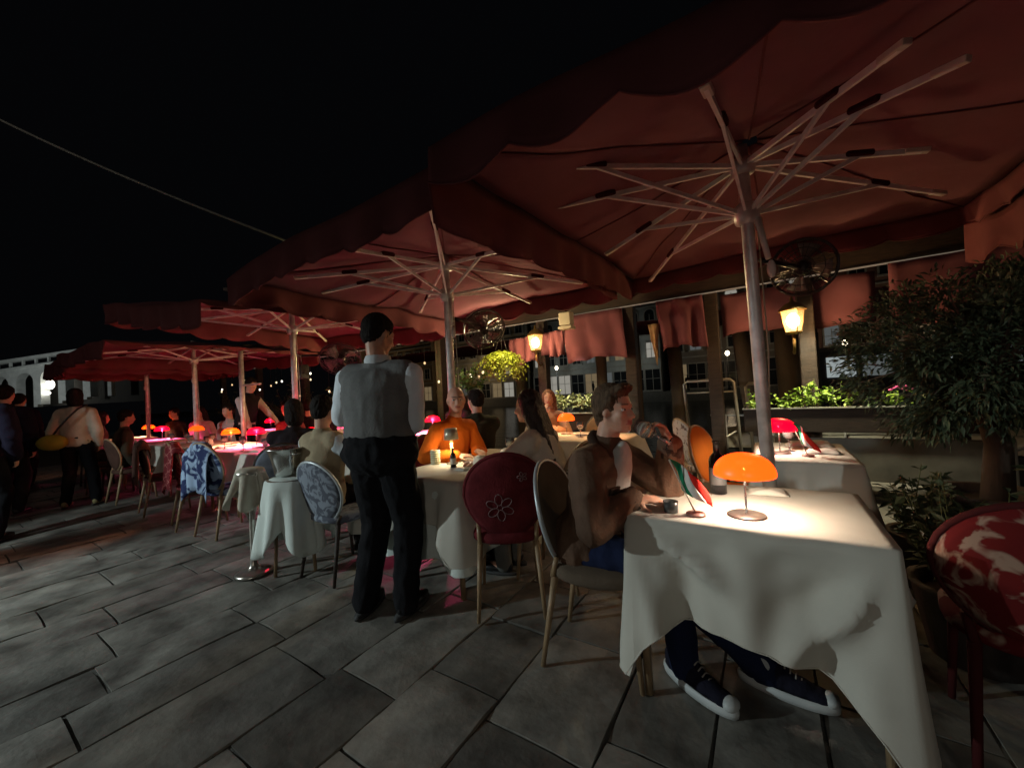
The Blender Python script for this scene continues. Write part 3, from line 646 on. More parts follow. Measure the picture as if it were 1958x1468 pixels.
# lanterns
def lg():
    if 'lantern_pane' in MATS: return MATS['lantern_pane']
    m=mat('lantern_pane',(.6,.45,.25),rough=.3,emit=(1,.55,.18),es=.45); m.node_tree.nodes['Principled BSDF'].inputs['Alpha'].default_value=.35; return m
def lantern(label,x,y,z,pw,hgt):
    t=thing('lantern',label,'lantern',(x,y,z),group='street lanterns on posts')
    q=MB(); q.lathe([(.075,-.13),(.115,.10)],4); 
    q.build('glass',lg(),t,smooth=False).rotation_euler=(0,0,R(20))
    q=MB(); q.ell((0,0,-.01),(.062,.062,.085)); q.build('bulb',mat('lantern_bulb',(1,.9,.6),emit=(1,.80,.45),es=9),t)
    q=MB(); q.lathe([(.13,.10),(.12,.125),(.06,.18),(.02,.20),(.012,.25),(0,.26)],12); q.lathe([(0,-.16),(.07,-.155),(.08,-.13)],12); q.build('cap',mat('lantern_brass',(.30,.19,.07),rough=.4,metal=.7),t)
    for a in range(4):
        th=R(20)+PI/2*a; q=MB(); q.tube([(.078*math.cos(th),.078*math.sin(th),-.13),(.118*math.cos(th),.118*math.sin(th),.10)],.005,5); q.build('glazing_bar',MATS['lantern_brass'],t)
    q=MB(); q.tube([(0,0,-.16),(0,.0,-.28),(0,.10,-.36),(0,.18,-.34)],[.02,.014,.014,.014],8); q.build('bracket',MATS['lantern_brass'],t)
    light('POINT','lantern_light',(x,y-.16,z-.02),pw,(1,.60,.26),.06)
lantern('glowing brass lantern at the right, against the wide red blind',.29,5.22,1.90,20,0)
lantern('glowing brass lantern above the hanging fern and far diners',-2.92,5.20,2.03,16,0)
# mooring piles
PILE=mat('mooring_wood',(.11,.08,.055),rough=.85,var=.45,vscale=5,bump=.7,bscale=18,stretch=(1,1,.2))
def pile(label,x,y,r,h,lx,ly):
    q=MB(); pts=[];rs=[]
    for i in range(9):
        t=i/8; pts.append((x+lx*t+.03*math.sin(t*5+x),y+ly*t,-1.6+(h+1.6)*t)); rs.append(r*(1-.12*t)*(1+.06*math.sin(t*9+x)))
    q.tube(pts,rs,14); q.build('mooring_pile',PILE,None,label=label,cat='mooring post',group='timber mooring posts in the canal')
pile('leaning mooring post nearest the silver parasol pole',-.02,6.6,.12,2.0,-.22,0)
pile('thick mooring post under the right lantern',.36,6.7,.16,2.1,-.05,0)
pile('thin mooring post just right of the right lantern',.62,7.2,.10,1.9,0,0)
pile('mooring post behind the brown jacket diner head',-2.0,7.0,.13,2.2,.05,0)
pile('mooring post left of the heater',-2.75,7.4,.12,2.1,.03,0)
pile('tall mooring post behind the fern',-4.9,8.0,.16,2.3,.0,0)
pile('mooring post right of the lit shopfront',-1.35,7.4,.13,2.0,.03,0)
# rails of the landing stage
def rails(label,x0,x1,v,z0,z1,mid):
    t=thing('guard_rail',label,'railing',(0,0,0))
    q=MB(); q.tube([(x0+.06,v,z0),(x0,v,z1-.04),(x0+.04,v,z1),(x1-.04,v,z1),(x1,v,z1-.04),(x1+.05,v,z0)],.021,10); q.build('hoop',mat('rail_grey',(.38,.36,.32),rough=.4,metal=.5),t)
    for z in mid:
        q=MB(); q.tube([(x0,v,z),(x1,v,z)],.012,8); q.build('crossbar',MATS['rail_grey'],t)
    q=MB(); q.tube([(x0+.05,v+.02,z0+.25),(x1,v+.02,z0+.62)],.012,8); q.build('brace',MATS['rail_grey'],t)
rails('tall grey landing stage rail between diner and silver pole',-.94,-.34,5.78,.0,1.29,(1.13,))
rails('second grey landing stage rail beside the leaning mooring post',-.22,.0,6.0,.0,1.22,(1.05,))
rails('small grey rail hoop behind the dark haired woman',-3.35,-3.1,5.75,.0,1.22,())
# water bus and moored boat
bt=thing('water_bus','dark water bus with a row of dim cabin windows moored across the water','boat',(6.4,17.5,0))
HULL=mat('boat_black',(.02,.022,.025),rough=.4); BWH=mat('boat_white',(.55,.56,.55),rough=.5,var=.15)
q=MB(); q.add([(-6,-1.4,-.9),(6,-1.4,-.9),(7.2,0,-.9),(6,1.4,-.9),(-6,1.4,-.9),(-6.3,-1.6,.55),(6.4,-1.6,.55),(8,0,.75),(6.4,1.6,.55),(-6.3,1.6,.55)],[(0,1,6,5),(1,2,7,6),(2,3,8,7),(3,4,9,8),(4,0,5,9),(5,6,7,8,9)]); q.build('hull',HULL,bt,smooth=False)
q=MB(); q.box((-6.2,-1.66,.5),(6.4,-1.61,.60)); q.build('rubbing_strip',BWH,bt,smooth=False)
q=MB(); q.box((-5,-1.3,.56),(5,1.3,2.0)); q.build('cabin',mat('cabin_grey',(.09,.09,.10),rough=.6),bt,smooth=False)
q=MB(); q.box((-5.3,-1.5,2.0),(5.3,1.5,2.12)); q.build('roof',mat('cabin_roof',(.18,.18,.18),rough=.6),bt,smooth=False)
for i in range(11):
    q=MB(); x=-4.7+.88*i; q.box((x,-1.325,1.15),(x+.72,-1.305,1.8)); q.build('window',mat('cabin_window_dim' if i%3 else 'cabin_window_lit',(.1,.1,.1),emit=(.75,.85,.85),es=.10 if i%3 else .32),bt,smooth=False)
for (x,y,z,s) in ((-5.2,-1.4,2.6,.05),(1.3,-1.4,2.75,.06),(5.6,-1.2,2.9,.05)):
    q=MB(); q.ell((x,y,z),(s,s,s)); q.tube([(x,y,z),(x,y,2.1)],.015,6); q.build('deck_light',mat('deck_light_glow',(1,1,1),emit=(.9,.97,1),es=9),bt)
light('POINT','deck_light_lamp',(7.6,15.9,2.7),25,(.85,.95,1),.05)
mb=thing('moored_boat','low boat with a pale worn cover moored against the quay','boat',(1.4,6.95,0))
q=MB(); q.add([(-1.9,-.55,-.9),(1.9,-.55,-.9),(2.6,0,-.9),(1.9,.55,-.9),(-1.9,.55,-.9),(-2.1,-.62,.30),(2.0,-.62,.30),(3.0,0,.45),(2.0,.62,.30),(-2.1,.62,.30)],[(0,1,6,5),(1,2,7,6),(2,3,8,7),(3,4,9,8),(4,0,5,9)]); q.build('hull',HULL,mb,smooth=False)
rows=[[(-2.1+4.4*i/22,-.60+1.2*j/8,.32+.22*math.sin(PI*j/8)**.6+.035*noise.noise(Vector((i*.5,j*.6,2)))) for j in range(9)] for i in range(23)]
q=MB(); q.grid(rows); solid(q.build('cover',cloth('boat_cover',(.36,.35,.31),var=.3,vscale=3),mb),.004)
for x in (-.55,-.32):
    q=MB(); q.ell((x,-.66,.36),(.085,.06,.085)); q.build('fender',BLACK,mb)
q=MB(); q.tube([(-2.1,-.62,.78),(-.5,-.64,.76),(1.2,-.64,.78),(2.6,-.3,.80)],.014,8); q.build('grab_rail',mat('rail_white',(.5,.5,.5),rough=.4),mb)
for x in (-1.9,-.6,.7,1.9):
    q=MB(); q.tube([(x,-.62,.30),(x,-.63,.78)],.012,6); q.build('rail_stanchion',MATS['rail_white'],mb)

# ================================================================== PLANTS
def leafmesh(pts, ln, wd, seed, droop=.3, cluster=None):
    rs=random.Random(seed); q=MB()
    for p,d in pts:
        p=Vector(p); d=Vector(d); 
        if d.length<1e-5: d=Vector((0,0,1))
        d=(d.normalized()+Vector((rs.gauss(0,.45),rs.gauss(0,.45),rs.gauss(0,.45)-droop*.5))).normalized()
        s=d.cross(Vector((rs.gauss(0,.6),rs.gauss(0,.6),1))).normalized(); nn=s.cross(d); l_=ln*rs.uniform(.6,1.25); w_=wd*rs.uniform(.7,1.2)
        m1=p+d*l_*.5+nn*l_*.06; e=p+d*l_-Z3*l_*droop*.35
        q.add([p,m1+s*w_*.5,e,m1-s*w_*.5,m1-nn*w_*.18],[(0,1,4),(1,2,4),(2,3,4),(3,0,4)])
    return q
LIME=mat('leaf_lime',(.24,.38,.05),rough=.5,var=.35,vscale=20); LEAFG=mat('leaf_green',(.10,.19,.05),rough=.5,var=.35,vscale=20); LEAFD=mat('leaf_dark',(.070,.098,.052),rough=.6,var=.5,vscale=9); LEAFP=mat('leaf_pale',(.38,.42,.20),rough=.5,var=.35,vscale=20)
def plant(label,x,y,z,r,h,n,ln,wd,m,seed,group=None,flower=None,arch=False,name='leafy_plant'):
    rs=random.Random(seed); t=thing(name,label,'plant',(x,y,z),group=group)
    st=MB(); pts=[]
    ns=max(5,n//16)
    for k in range(ns):
        a=rs.random()*2*PI; rr=r*rs.random()**.5; H=h*rs.uniform(.55,1.05)*(1-.35*(rr/r)**2)
        tip=Vector((rr*math.cos(a)*1.1,rr*math.sin(a)*1.1,H)); b0=Vector((rr*.3*math.cos(a),rr*.3*math.sin(a),0))
        if arch: tip=Vector((r*math.cos(a)*rs.uniform(.6,1.1),r*math.sin(a)*.8,H*.75)); mid=Vector((tip.x*.45,tip.y*.45,H*1.05))
        else: mid=(b0+tip)/2+Vector((rs.gauss(0,.02),rs.gauss(0,.02),0))
        st.tube([b0,mid,tip],[.004,.003,.002],5)
        for j in range(n//ns):
            tt=rs.uniform(.25,1); p=b0.lerp(mid,tt*2) if tt<.5 else mid.lerp(tip,tt*2-1); out=Vector((math.cos(a+rs.gauss(0,1.2)),math.sin(a+rs.gauss(0,1.2)),.35)); pts.append((p,out))
    st.build('stems',mat('stem_green',(.08,.10,.03)),t); leafmesh(pts,ln,wd,seed).build('leaves',m,t,smooth=False,kind='stuff')
    if flower:
        q=MB()
        for k in range(9): q.ell((rs.gauss(0,r*.35),rs.gauss(0,r*.35),h*rs.uniform(.85,1.05)),(.018,.018,.012),nu=7,nv=5)
        q.build('flowers',flower,t,kind='stuff')
    return t
def box_planter(label,x0,x1,v,z0,z1,m):
    t=thing('window_box',label,'planter',(x0,v,0))
    q=MB(); L_=x1-x0; q.box((0,-.13,z0),(L_,-.10,z1)); q.box((0,.10,z0),(L_,.13,z1)); q.box((0,-.10,z0),(.03,.10,z1)); q.box((L_-.03,-.10,z0),(L_,.10,z1)); q.box((.03,-.10,z0),(L_-.03,.10,z1-.03)); bevel(q.build('trough',m,t,smooth=False),.006)
    q=MB(); q.box((-.01,-.15,z1),(L_+.01,-.118,z1+.014)); q.build('rim',mat('planter_rim',(.42,.42,.36),rough=.5),t,smooth=False)
    for x in (.15,L_-.15):
        q=MB(); q.box((x-.03,-.06,0),(x+.03,.06,z0)); q.build('leg',m,t,smooth=False)
box_planter('long dark planter full of lit lime plants, right of the silver pole',-.22,1.62,5.15,.70,.945,WOODD)
FL=mat('flower_pink',(.55,.08,.25))
for i,(x,h,r,nn,m_,fl,lb) in enumerate([(-.10,.20,.13,130,LIME,None,'feathery lime plant just left of the silver parasol pole'),(.20,.17,.13,150,LIME,None,'bushy lime plant just right of the silver parasol pole'),(.42,.28,.13,170,LIME,None,'tallest lime plant in the long planter, spiky and upright'),(.62,.22,.12,150,LIME,None,'lime plant with one side shoot, right of the tallest one'),(.86,.15,.12,120,LEAFG,None,'low green plant in the middle right of the long planter'),(1.08,.16,.12,130,LIME,FL,'lime plant with small pink flowers in the long planter'),(1.34,.12,.14,120,LEAFP,None,'low pale plant at the shaded right end of the long planter')]):
    plant(lb,x,5.15,.915,r*1.15,h*1.35,nn,.062,.036,m_,20+i,group='plants in the long planter',flower=fl)
light('SPOT','planter_light',(.45,4.75,2.28),150,(1,.93,.62),.05,aim=(.45,5.2,.95),angle=72)
q=MB(); q.box((.05,5.06,.22),(1.75,5.10,.64)); bevel(q.build('painted_board',mat('board_pale',(.17,.165,.145),rough=.7,var=.35,vscale=4),None,smooth=False,label='pale weathered board below the long planter, behind the red lamp table',cat='board'),.006)
box_planter('short planter with pale arching plants behind the far seated diner',-2.62,-1.72,5.15,.70,.93,WOODD)
for i,(x,lb) in enumerate([(-2.45,'pale arching plant nearest the far seated woman'),(-2.15,'pale arching plant in the middle of the short planter'),(-1.86,'pale arching plant at the right end of the short planter')]):
    plant(lb,x,5.15,.90,.20,.34,230,.095,.026,LEAFP,40+i,group='arching plants in the short planter',arch=True)
plant('small leafy plant beside the rail hoop behind the dark haired woman',-2.88,5.1,.80,.12,.28,120,.05,.03,LEAFP,47,arch=True)
light('SPOT','planter_light',(-2.2,4.75,2.25),110,(1,.92,.66),.05,aim=(-2.2,5.2,.95),angle=60)
# hanging fern
t=thing('hanging_fern','round yellow green fern hanging in a basket below the lantern','plant',(-3.12,4.55,1.78))
q=MB(); q.lathe([(0,-.10),(.08,-.09),(.13,0),(.125,.02)],16); q.build('basket',DARKM,t)
for a in range(3): q=MB(); q.tube([(.12*math.cos(a*2.1),.12*math.sin(a*2.1),0),(0,0,.42)],.004,5); q.build('chain',DARKM,t)
rs=random.Random(5); pts=[]
for k in range(240):
    a=rs.random()*2*PI; e=rs.uniform(-.9,1.3); R_=.40*rs.uniform(.6,1.05)
    for j in range(24):
        tt=j/24; p=Vector((math.cos(a)*math.cos(e)*R_*tt,math.sin(a)*math.cos(e)*R_*tt,.02+math.sin(e)*R_*.62*tt-.20*R_/.4*tt*tt)); pts.append((p,Vector((math.cos(a+1.4*(-1)**j),math.sin(a+1.4*(-1)**j),-.2))))
leafmesh(pts,.050,.019,9,.5).build('fronds',mat('fern_green',(.30,.36,.03),rough=.6,var=.4,vscale=16),t,smooth=False,kind='stuff')
light('POINT','fern_fill',(-2.78,4.1,2.0),34,(1,.78,.4),.05)  # added light to brighten the fern, separate from the lantern
# potted tree at the right
t=thing('potted_tree','large dark leaved tree in a pot at the right edge, beside the red lamp table','tree',(1.17,3.66,0))
q=MB(); q.tube([(0,0,.45),(.02,.0,.8),(-.02,.02,1.05),(.03,0,1.35)],[.075,.06,.055,.045],12); q.build('trunk',mat('bark',(.10,.065,.045),rough=.9,bump=.8,bscale=22,var=.4,stretch=(1,1,.25)),t)
rs=random.Random(11); pts=[]; cl=[]
for k in range(88):
    a=rs.random()*2*PI; e=rs.uniform(-.95,1.35); rad=rs.uniform(.26,.62); tip=Vector((math.cos(a)*math.cos(e)*rad*1.12,math.sin(a)*math.cos(e)*rad*.9,1.33+math.sin(e)*rad*.92))
    cl.append(tip)
q=MB()
for i,c in enumerate(cl):
    b0=Vector((.01,0,1.0+.35*rs.random())); q.tube([b0,b0.lerp(c,.5)+Vector((0,0,.05)),c],[.016,.010,.003],5)
q.build('branches',MATS['bark'],t,kind='stuff')
for c in cl:
    out=(c-Vector((0,0,1.2))).normalized()
    for j in range(165):
        d=Vector((rs.gauss(0,1),rs.gauss(0,1),rs.gauss(0,.8))); 
        if d.length==0: continue
        p=c+d.normalized()*(.135*rs.random()**.6)
        pts.append((p,d*.5+out))
leafmesh(pts,.060,.020,13,.5).build('crown',LEAFD,t,smooth=False,kind='stuff')
q=MB(); q.lathe([(0,0),(.20,0),(.27,.44),(.29,.46),(.29,.50),(.24,.50),(.23,.45),(0,.45)],24); q.build('pot',mat('pot_dark',(.05,.035,.03),rough=.7,bump=.3),t)
for i,(x,y,r,h,nn,lb) in enumerate([(.78,3.25,.24,.42,420,'dark leafy shrub at the foot of the potted tree'),(.72,2.55,.22,.55,380,'dim green shrub beside the near table right side'),(1.25,2.7,.3,.7,420,'dark shrub behind the red patterned chair')]):
    plant(lb,x,y,.28 if i else .30,r,h,nn,.07,.03,LEAFD,60+i,name='dark_shrub')
    p=thing('planter_tub','dark tub holding the '+lb,'planter',(x,y,0)); q=MB(); q.lathe([(0,0),(.15,0),(.20,.30),(.215,.32),(.18,.32),(.17,.28),(0,.28)],20); q.build('tub',MATS['pot_dark'],p)
# greenery beyond the left tables
for i,(x,y,z,r,h,m_,lb) in enumerate([(-5.9,5.0,1.0,.45,.95,LEAFG,'lit green bush behind the pole of the third parasol'),(-7.6,5.2,.9,.5,.9,LEAFG,'round green bush left of the lit one'),(-4.15,5.05,1.25,.34,.55,LEAFG,'green bush beside the waiter left shoulder'),(-10.2,5.3,.8,.6,1.0,LEAFD,'dark bush far along the quay'),(-13.0,5.3,.8,.7,1.1,LEAFD,'dark bush at the far end of the quay')]):
    plant(lb,x,y,z,r,h,520,.08,.04,m_,80+i,name='quay_bush')
    p=thing('quay_planter','dark stand under the '+lb,'planter',(x,y,0)); q=MB(); q.lathe([(0,0),(.18,0),(.20,z-.06),(.25,z),(.20,z+.02),(0,z)],18); q.build('stand',MATS['pot_dark'],p)
light('POINT','bush_light',(-5.6,4.5,1.75),26,(1,.85,.3),.05); light('POINT','bush_light',(-4.3,4.5,1.9),4,(1,.95,.6),.05)
# string of small lamps hanging behind the left tables
rs=random.Random(3)
for i in range(22):
    x=-13.5+i*.47+rs.uniform(-.1,.1); z=rs.uniform(1.45,2.0); y=5.0+rs.uniform(-.3,.3)
    ft=thing('festoon_bulb','festoon bulb '+('level with' if z>1.85 else ('hanging low near' if z<1.6 else 'halfway down by'))+' '+['the far left bush','the dark far bush','the round green bush','the lit green bush','the fan by the third pole'][min(4,i//5)]+', '+['pale','bright white','orange'][i%3]+', '+['first','second','third','fourth','fifth','sixth','seventh'][i%5 if i<20 else i-15]+' there','bulb',(x,y,z),group='festoon bulbs under the pergola')
    o=MB(); o.tube([(0,0,.03),(0,0,2.45-z)],.003,4); o.build('cord',BLACK,ft)
    o=MB(); o.ell((0,0,0),(.020,.020,.026),nu=8,nv=6)
    o.build('globe',mat('festoon_glow%d'%(i%3),(.2,.2,.2),emit=((1,.8,.45),(1,.95,.8),(1,.62,.3))[i%3],es=(1.5,3,1)[i%3]),ft)

# ================================================================== FANS
def fan(label,x,y,z,r,aim,mount):
    t=thing('terrace_fan',label,'fan',(x,y,z)); aim=Vector(aim).normalized(); a=aim.orthogonal().normalized(); b=aim.cross(a)
    rg=mat('fan_cage',(.035,.035,.035),rough=.35,metal=.4)
    q=MB()
    for rr,d in ((r,.0),(r*.99,.045),(r*.99,-.045),(r*.66,.075),(r*.35,.09),(r*.66,-.075),(r*.35,-.09)):
        q.tube([aim*d+(a*math.cos(2*PI*j/28)+b*math.sin(2*PI*j/28))*rr for j in range(29)],.010 if d==0 else .0035,5)
    for j in range(28):
        e=a*math.cos(2*PI*j/28)+b*math.sin(2*PI*j/28)
        for s in (1,-1): q.tube([aim*.095*s+e*.04,aim*.09*s+e*r*.35,aim*.075*s+e*r*.66,aim*.045*s+e*r],.0022,4)
    q.build('cage',rg,t)
    for j in range(4):
        q=MB(); th=2*PI*j/4+.5; rows=[]
        for i in range(6):
            f=i/5; ra=.05+(r*.86-.05)*f; row=[]
            for k in range(5):
                g=(k/4-.5); an=th+g*(.5+.35*f); row.append((a*math.cos(an)+b*math.sin(an))*ra+aim*(g*.07))
            rows.append(row)
        q.grid(rows); solid(q.build('blade',mat('fan_blade',(.16,.14,.13),rough=.6),t),.004)
    q=MB(); q.tube([aim*-.12,aim*-.02,aim*.05],[.05,.055,.04],14); q.build('motor',DARKM,t)
    q=MB(); q.tube([aim*-.1,Vector(mount)-Vector((x,y,z))],.016,8); q.build('arm',DARKM,t)
fan('big black round fan on the silver parasol pole, above the red lamp table',.27,3.45,2.06,.195,(-.15,-1,-.12),(.02,2.70,1.98))
fan('black fan tilted down above the hanging fern',-2.66,3.55,2.02,.24,(.7,-.5,-.6),(-2.38,2.72,2.0))
fan('reddish fan beside the pole of the third parasol',-4.75,3.1,1.85,.26,(.5,-.5,-.75),(-4.98,2.70,1.9))
t=thing('parasol_speaker','small dark speaker on an arm under the third parasol','speaker',(-5.35,2.9,1.72)); q=MB(); q.box((-.07,-.06,-.1),(.07,.06,.1)); bevel(q.build('case',BLACK,t,smooth=False),.01); q=MB(); q.tube([(0,0,.1),(.15,-.1,.2),(.34,-.27,.2)],.01,6); q.build('arm',DARKM,t)

# ================================================================== TABLES
def tcloth(label,u0,u1,v0,v1,z,drop,corner,m,seed=0,flare=.05,cf=.10,n=30,skew=(0,0,0,0),fold=.018,top=True,grow=.0,big=.016):
    rs=random.Random(seed); r=.018; u0-=grow;u1+=grow;v0-=grow;v1+=grow
    # rounded perimeter, with s = distance to the nearest corner
    P=[]; cs=[(u0,v0),(u1,v0),(u1,v1),(u0,v1)]; lens=[u1-u0,v1-v0,u1-u0,v1-v0]
    for k in range(4):
        a=Vector((*cs[k],0)); b2=Vector((*cs[(k+1)%4],0)); d=(b2-a).normalized(); nn=Vector((d.y,-d.x,0))
        for i in range(n):
            f=(i+.5)/n; s=f*lens[k]; dc=min(s,lens[k]-s); ci=k if f<.5 else (k+1)%4
            p=a+d*(r+(lens[k]-2*r)*f); P.append((p,nn,dc,ci,k,s))
        pn=Vector((d.y,-d.x,0)); nx=(Vector((*cs[(k+2)%4],0))-b2).normalized(); n2=Vector((nx.y,-nx.x,0))
        for i in range(1,6):
            g=i/6; nq=(pn*(1-g)+n2*g).normalized(); c=b2-d*r+nx*r; P.append((c+nq*r,nq,0,(k+1)%4,k,lens[k]))
    K=14; rows=[]
    for j in range(K+1):
        t=j/K; row=[]
        for i,(p,nn,dc,ci,k,s) in enumerate(P):
            hh=drop*t; ang=math.atan2(hh+.015,dc+.03); rad=math.hypot(hh,dc)
            cw=math.exp(-(dc/.13)**2); D=drop+corner*1.05*math.exp(-dc/.12)+skew[k]*(s/lens[k]-.5 if k<4 else 0)
            ph=s*17+k*2.1+seed; fl=(fold*(math.sin(ph)+.6*math.sin(ph*2.3+1)))*(t**1.2)*(1-.6*cw)
            out=flare*t+cf*cw*t**1.1+fl+.012*noise.noise(Vector((p.x*6,p.y*6,t*3+seed)))*t
            hl_=lens[k]/2; edge_=max(0,min(1,(hl_-dc)/.14)); ws=1-abs(math.sin(ang*4.2+seed+ci*1.7)); out+=big*(1.7*ws**1.6-.75+.25*math.sin(ang*15+seed))*min(1,rad/.16)*math.exp(-rad/.6)*(1-cw)*min(1,t*4)*edge_*edge_*(3-2*edge_)
            # flank folds beside each corner
            out-=.055*math.exp(-((dc-.21)/.06)**2)*t**1.3*(1 if drop>.2 else .3)
            zz=z-(D*t)-(.0 if t>0 else 0)
            out=max(out,-.004-.45*max(0,hh-.05)); q=p+nn*(out); row.append((q.x,q.y,max(zz,.02+.01*math.sin(ph)) if zz<.03 else zz))
        row.append(row[0]); rows.append(row)
    c=Vector(((u0+u1)/2,(v0+v1)/2,z)); T=[]
    if top:
        for t in (0.0,.25,.5,.75,.93,1.0):
            row=[]
            for (p,nn,*_r) in P:
                q=c.lerp(Vector((p.x,p.y,z)),t); q.z=z+.006*(1 if t<.999 else 0)+.0028*noise.noise(Vector((q.x*7,q.y*3,seed))); row.append(tuple(q))
            row.append(row[0]); T.append(row)
        T=T[:-1]
    q=MB(); q.grid((T+rows)[::-1]); o=q.build('tablecloth',m,None,label=label,cat='tablecloth',group='white and cream tablecloths')
    h_=MB(); h_.tube([Vector(p) for p in rows[-1][::2]]+[Vector(rows[-1][-1])],.0032,5,cap=False); h_.build('hem',m,o); return o
TOPM=mat('table_wood',(.12,.08,.05),rough=.5,var=.3)
def table(label,u0,u1,v0,v1,h=.745,legs=True):
    t=thing('dining_table',label,'table',((u0+u1)/2,(v0+v1)/2,0),group='dining tables'); a=(u1-u0)/2-.01; b=(v1-v0)/2-.01
    q=MB(); q.box((-a,-b,h-.03),(a,b,h-.004)); q.build('tabletop',TOPM,t,smooth=False)
    for sx in (-1,1):
        for sy in (-1,1):
            q=MB(); x=sx*(a-.04); y=sy*(b-.04); q.tube([(x,y,h-.03),(x,y,0)],[.022,.017],10); q.build('leg',WOODL,t)
    return t
table('near table with the orange lamp and the long cream cloth',-.53,.32,1.61,2.30)
tcloth('cream cloth with long hanging corners on the near table with the orange lamp',-.53,.32,1.61,2.30,.75,.385,.235,CLOTH,seed=1,flare=.03,cf=.02,skew=(.10,0,0,0),n=46,fold=.012,big=.075)
table('table with the red lamp behind the silver pole',-.10,.46,3.0,3.85)
tcloth('pale cloth on the table with the red lamp',-.10,.46,3.0,3.85,.75,.27,.14,CLOTH,seed=2,flare=.03,cf=.06)
table('middle table where the man in orange and the cream jumper woman sit',-2.28,-1.62,1.81,3.02)
tcloth('white under cloth hanging low on the middle table',-2.28,-1.62,1.81,3.02,.742,.50,.04,UNDER,seed=3,flare=.03,cf=.03,top=False)
tcloth('cream top cloth on the middle table with the small metal lamp',-2.28,-1.62,1.81,3.02,.75,.26,.20,CLOTH,seed=4,flare=.045,cf=.08,grow=.006)
table('table behind the dark haired woman, set for the far diner',-2.45,-1.15,3.60,4.35)
tcloth('cream cloth on the table of the far seated woman',-2.45,-1.15,3.60,4.35,.75,.3,.15,CLOTH,seed=5)
table('small table left of the waiter where the person in beige sits',-3.60,-2.82,2.0,2.7)
tcloth('cream cloth on the small table left of the waiter',-3.60,-2.82,2.0,2.7,.75,.3,.2,CLOTH,seed=6)
CT=[(-5.05,-4.15),(-6.05,-5.2),(-7.05,-6.2),(-8.4,-7.5),(-9.9,-9.0),(-11.6,-10.7)]
CL=['table next to the silver bucket, full of glasses','table behind the blue patterned chair with the red lamp','table behind the dark red throw with an orange lamp','table in front of the far waiter','table beyond the far waiter on the left','farthest table on the left under the dark parasol']
for i,(a,b2) in enumerate(CT):
    table('red lit '+CL[i],a,b2,1.98,2.72); tcloth('red lit cloth on the '+CL[i],a,b2,1.98,2.72,.75,.28,.18,CLOTH,seed=10+i)
BT=[(-4.6,-3.7),(-6.1,-5.2),(-7.6,-6.7),(-9.4,-8.5),(-11.4,-10.5)]
BL=['back row table behind the bucket','back row table by the lit bush','back row table between the two bushes','back row table beyond the far waiter','back row table farthest along the quay']
for i,(a,b2) in enumerate(BT):
    table(BL[i],a,b2,3.75,4.5); tcloth('cloth on the '+BL[i],a,b2,3.75,4.5,.75,.25,.15,CLOTH,seed=20+i)

# ------------------------------------------------------------------ table lamps
ORE=(1,.062,.003); REE=(1,.0,.012)
def mushroom(label,x,y,colr,pw,r=.108,h=.250,lc=None,z=.757,es=1.0,nm='orange'):
    t=thing('table_lamp',label,'lamp',(x,y,z),group='glowing mushroom table lamps')
    far_=pw>5; key_=nm+('_far' if far_ else '')
    me=mat('shade_'+key_,(.5,.12,.01) if nm=='orange' else (.5,.01,.03),rough=.35,emit=colr,es=2.7)
    if 'TS'+key_ not in MATS:
        MATS['TS'+key_]=me; nt=me.node_tree; o_=nt.nodes['Material Output']; tr=nt.nodes.new('ShaderNodeBsdfTransparent'); tr.inputs[0].default_value=(1,.55,.30,1) if nm=='orange' else (1,.42,.58,1); mxs=nt.nodes.new('ShaderNodeMixShader'); mxs.inputs[0].default_value=.38 if far_ else .07; nt.links.new(nt.nodes['Principled BSDF'].outputs[0],mxs.inputs[1]); nt.links.new(tr.outputs[0],mxs.inputs[2]); nt.links.new(mxs.outputs[0],o_.inputs[0])
    q=MB(); pr=[(r*math.cos(PI/2*i/10)**.9 if i<10 else 0,(h-.085)+.080*math.sin(PI/2*i/10)) for i in range(11)]
    q.lathe([(r*.985,h-.091)]+pr,36); solid(q.build('shade',me,t),.003)
    q=MB(); q.lathe([(.004,.01),(.004,h-.03)],10,cap=True); q.build('stem',GLASS,t)
    q=MB(); q.lathe([(0,0),(.068,0),(.069,.003),(.066,.006),(0,.0065)],36); q.build('base',mat('lamp_base_grey',(.05,.045,.04),rough=.4),t)
    q=MB(); q.lathe([(.03,h-.045),(.03,h-.035),(0,h-.03)],16); q.build('light_disc',mat('lamp_disc_glow',(1,1,1),emit=(1,.9,.72),es=12),t)
    light('POINT','table_lamp_light',(x,y,z+h-.065),pw*2.3,lc or (1,.88,.68),.022)
    return t
mushroom('glowing orange mushroom lamp on the near table',-.09,1.78,ORE,4.6)
mushroom('glowing red mushroom lamp on the table by the silver pole',.06,3.30,REE,3.4,nm='red')
LAMPS=[(-5.72,2.45,'r','red mushroom lamp on the table behind the blue patterned chair'),(-6.26,2.36,'o','orange mushroom lamp right of the far waiter, behind the glasses'),(-4.5,2.5,'r','red mushroom lamp half hidden behind the silver bucket'),
 (-8.3,2.62,'o','orange mushroom lamp left of the far waiter'),(-9.6,2.5,'r','red mushroom lamp beyond the far orange one'),(-11.3,2.72,'o','orange mushroom lamp at the far left tables'),
 (-5.6,4.1,'r','red mushroom lamp in the back row by the lit bush'),(-7.1,4.1,'r','red mushroom lamp in the back row between the bushes'),(-4.1,4.1,'r','red mushroom lamp in the back row behind the bucket'),(-8.9,4.1,'r','red mushroom lamp in the back row beyond the far waiter')]
for x,y,c,lb in LAMPS:
    mushroom('glowing '+lb,x,y,ORE if c=='o' else REE,20.0 if x<-4.6 else 34.0,nm='orange' if c=='o' else 'red',lc=(1,.36,.18) if c=='o' else (1,.10,.27))
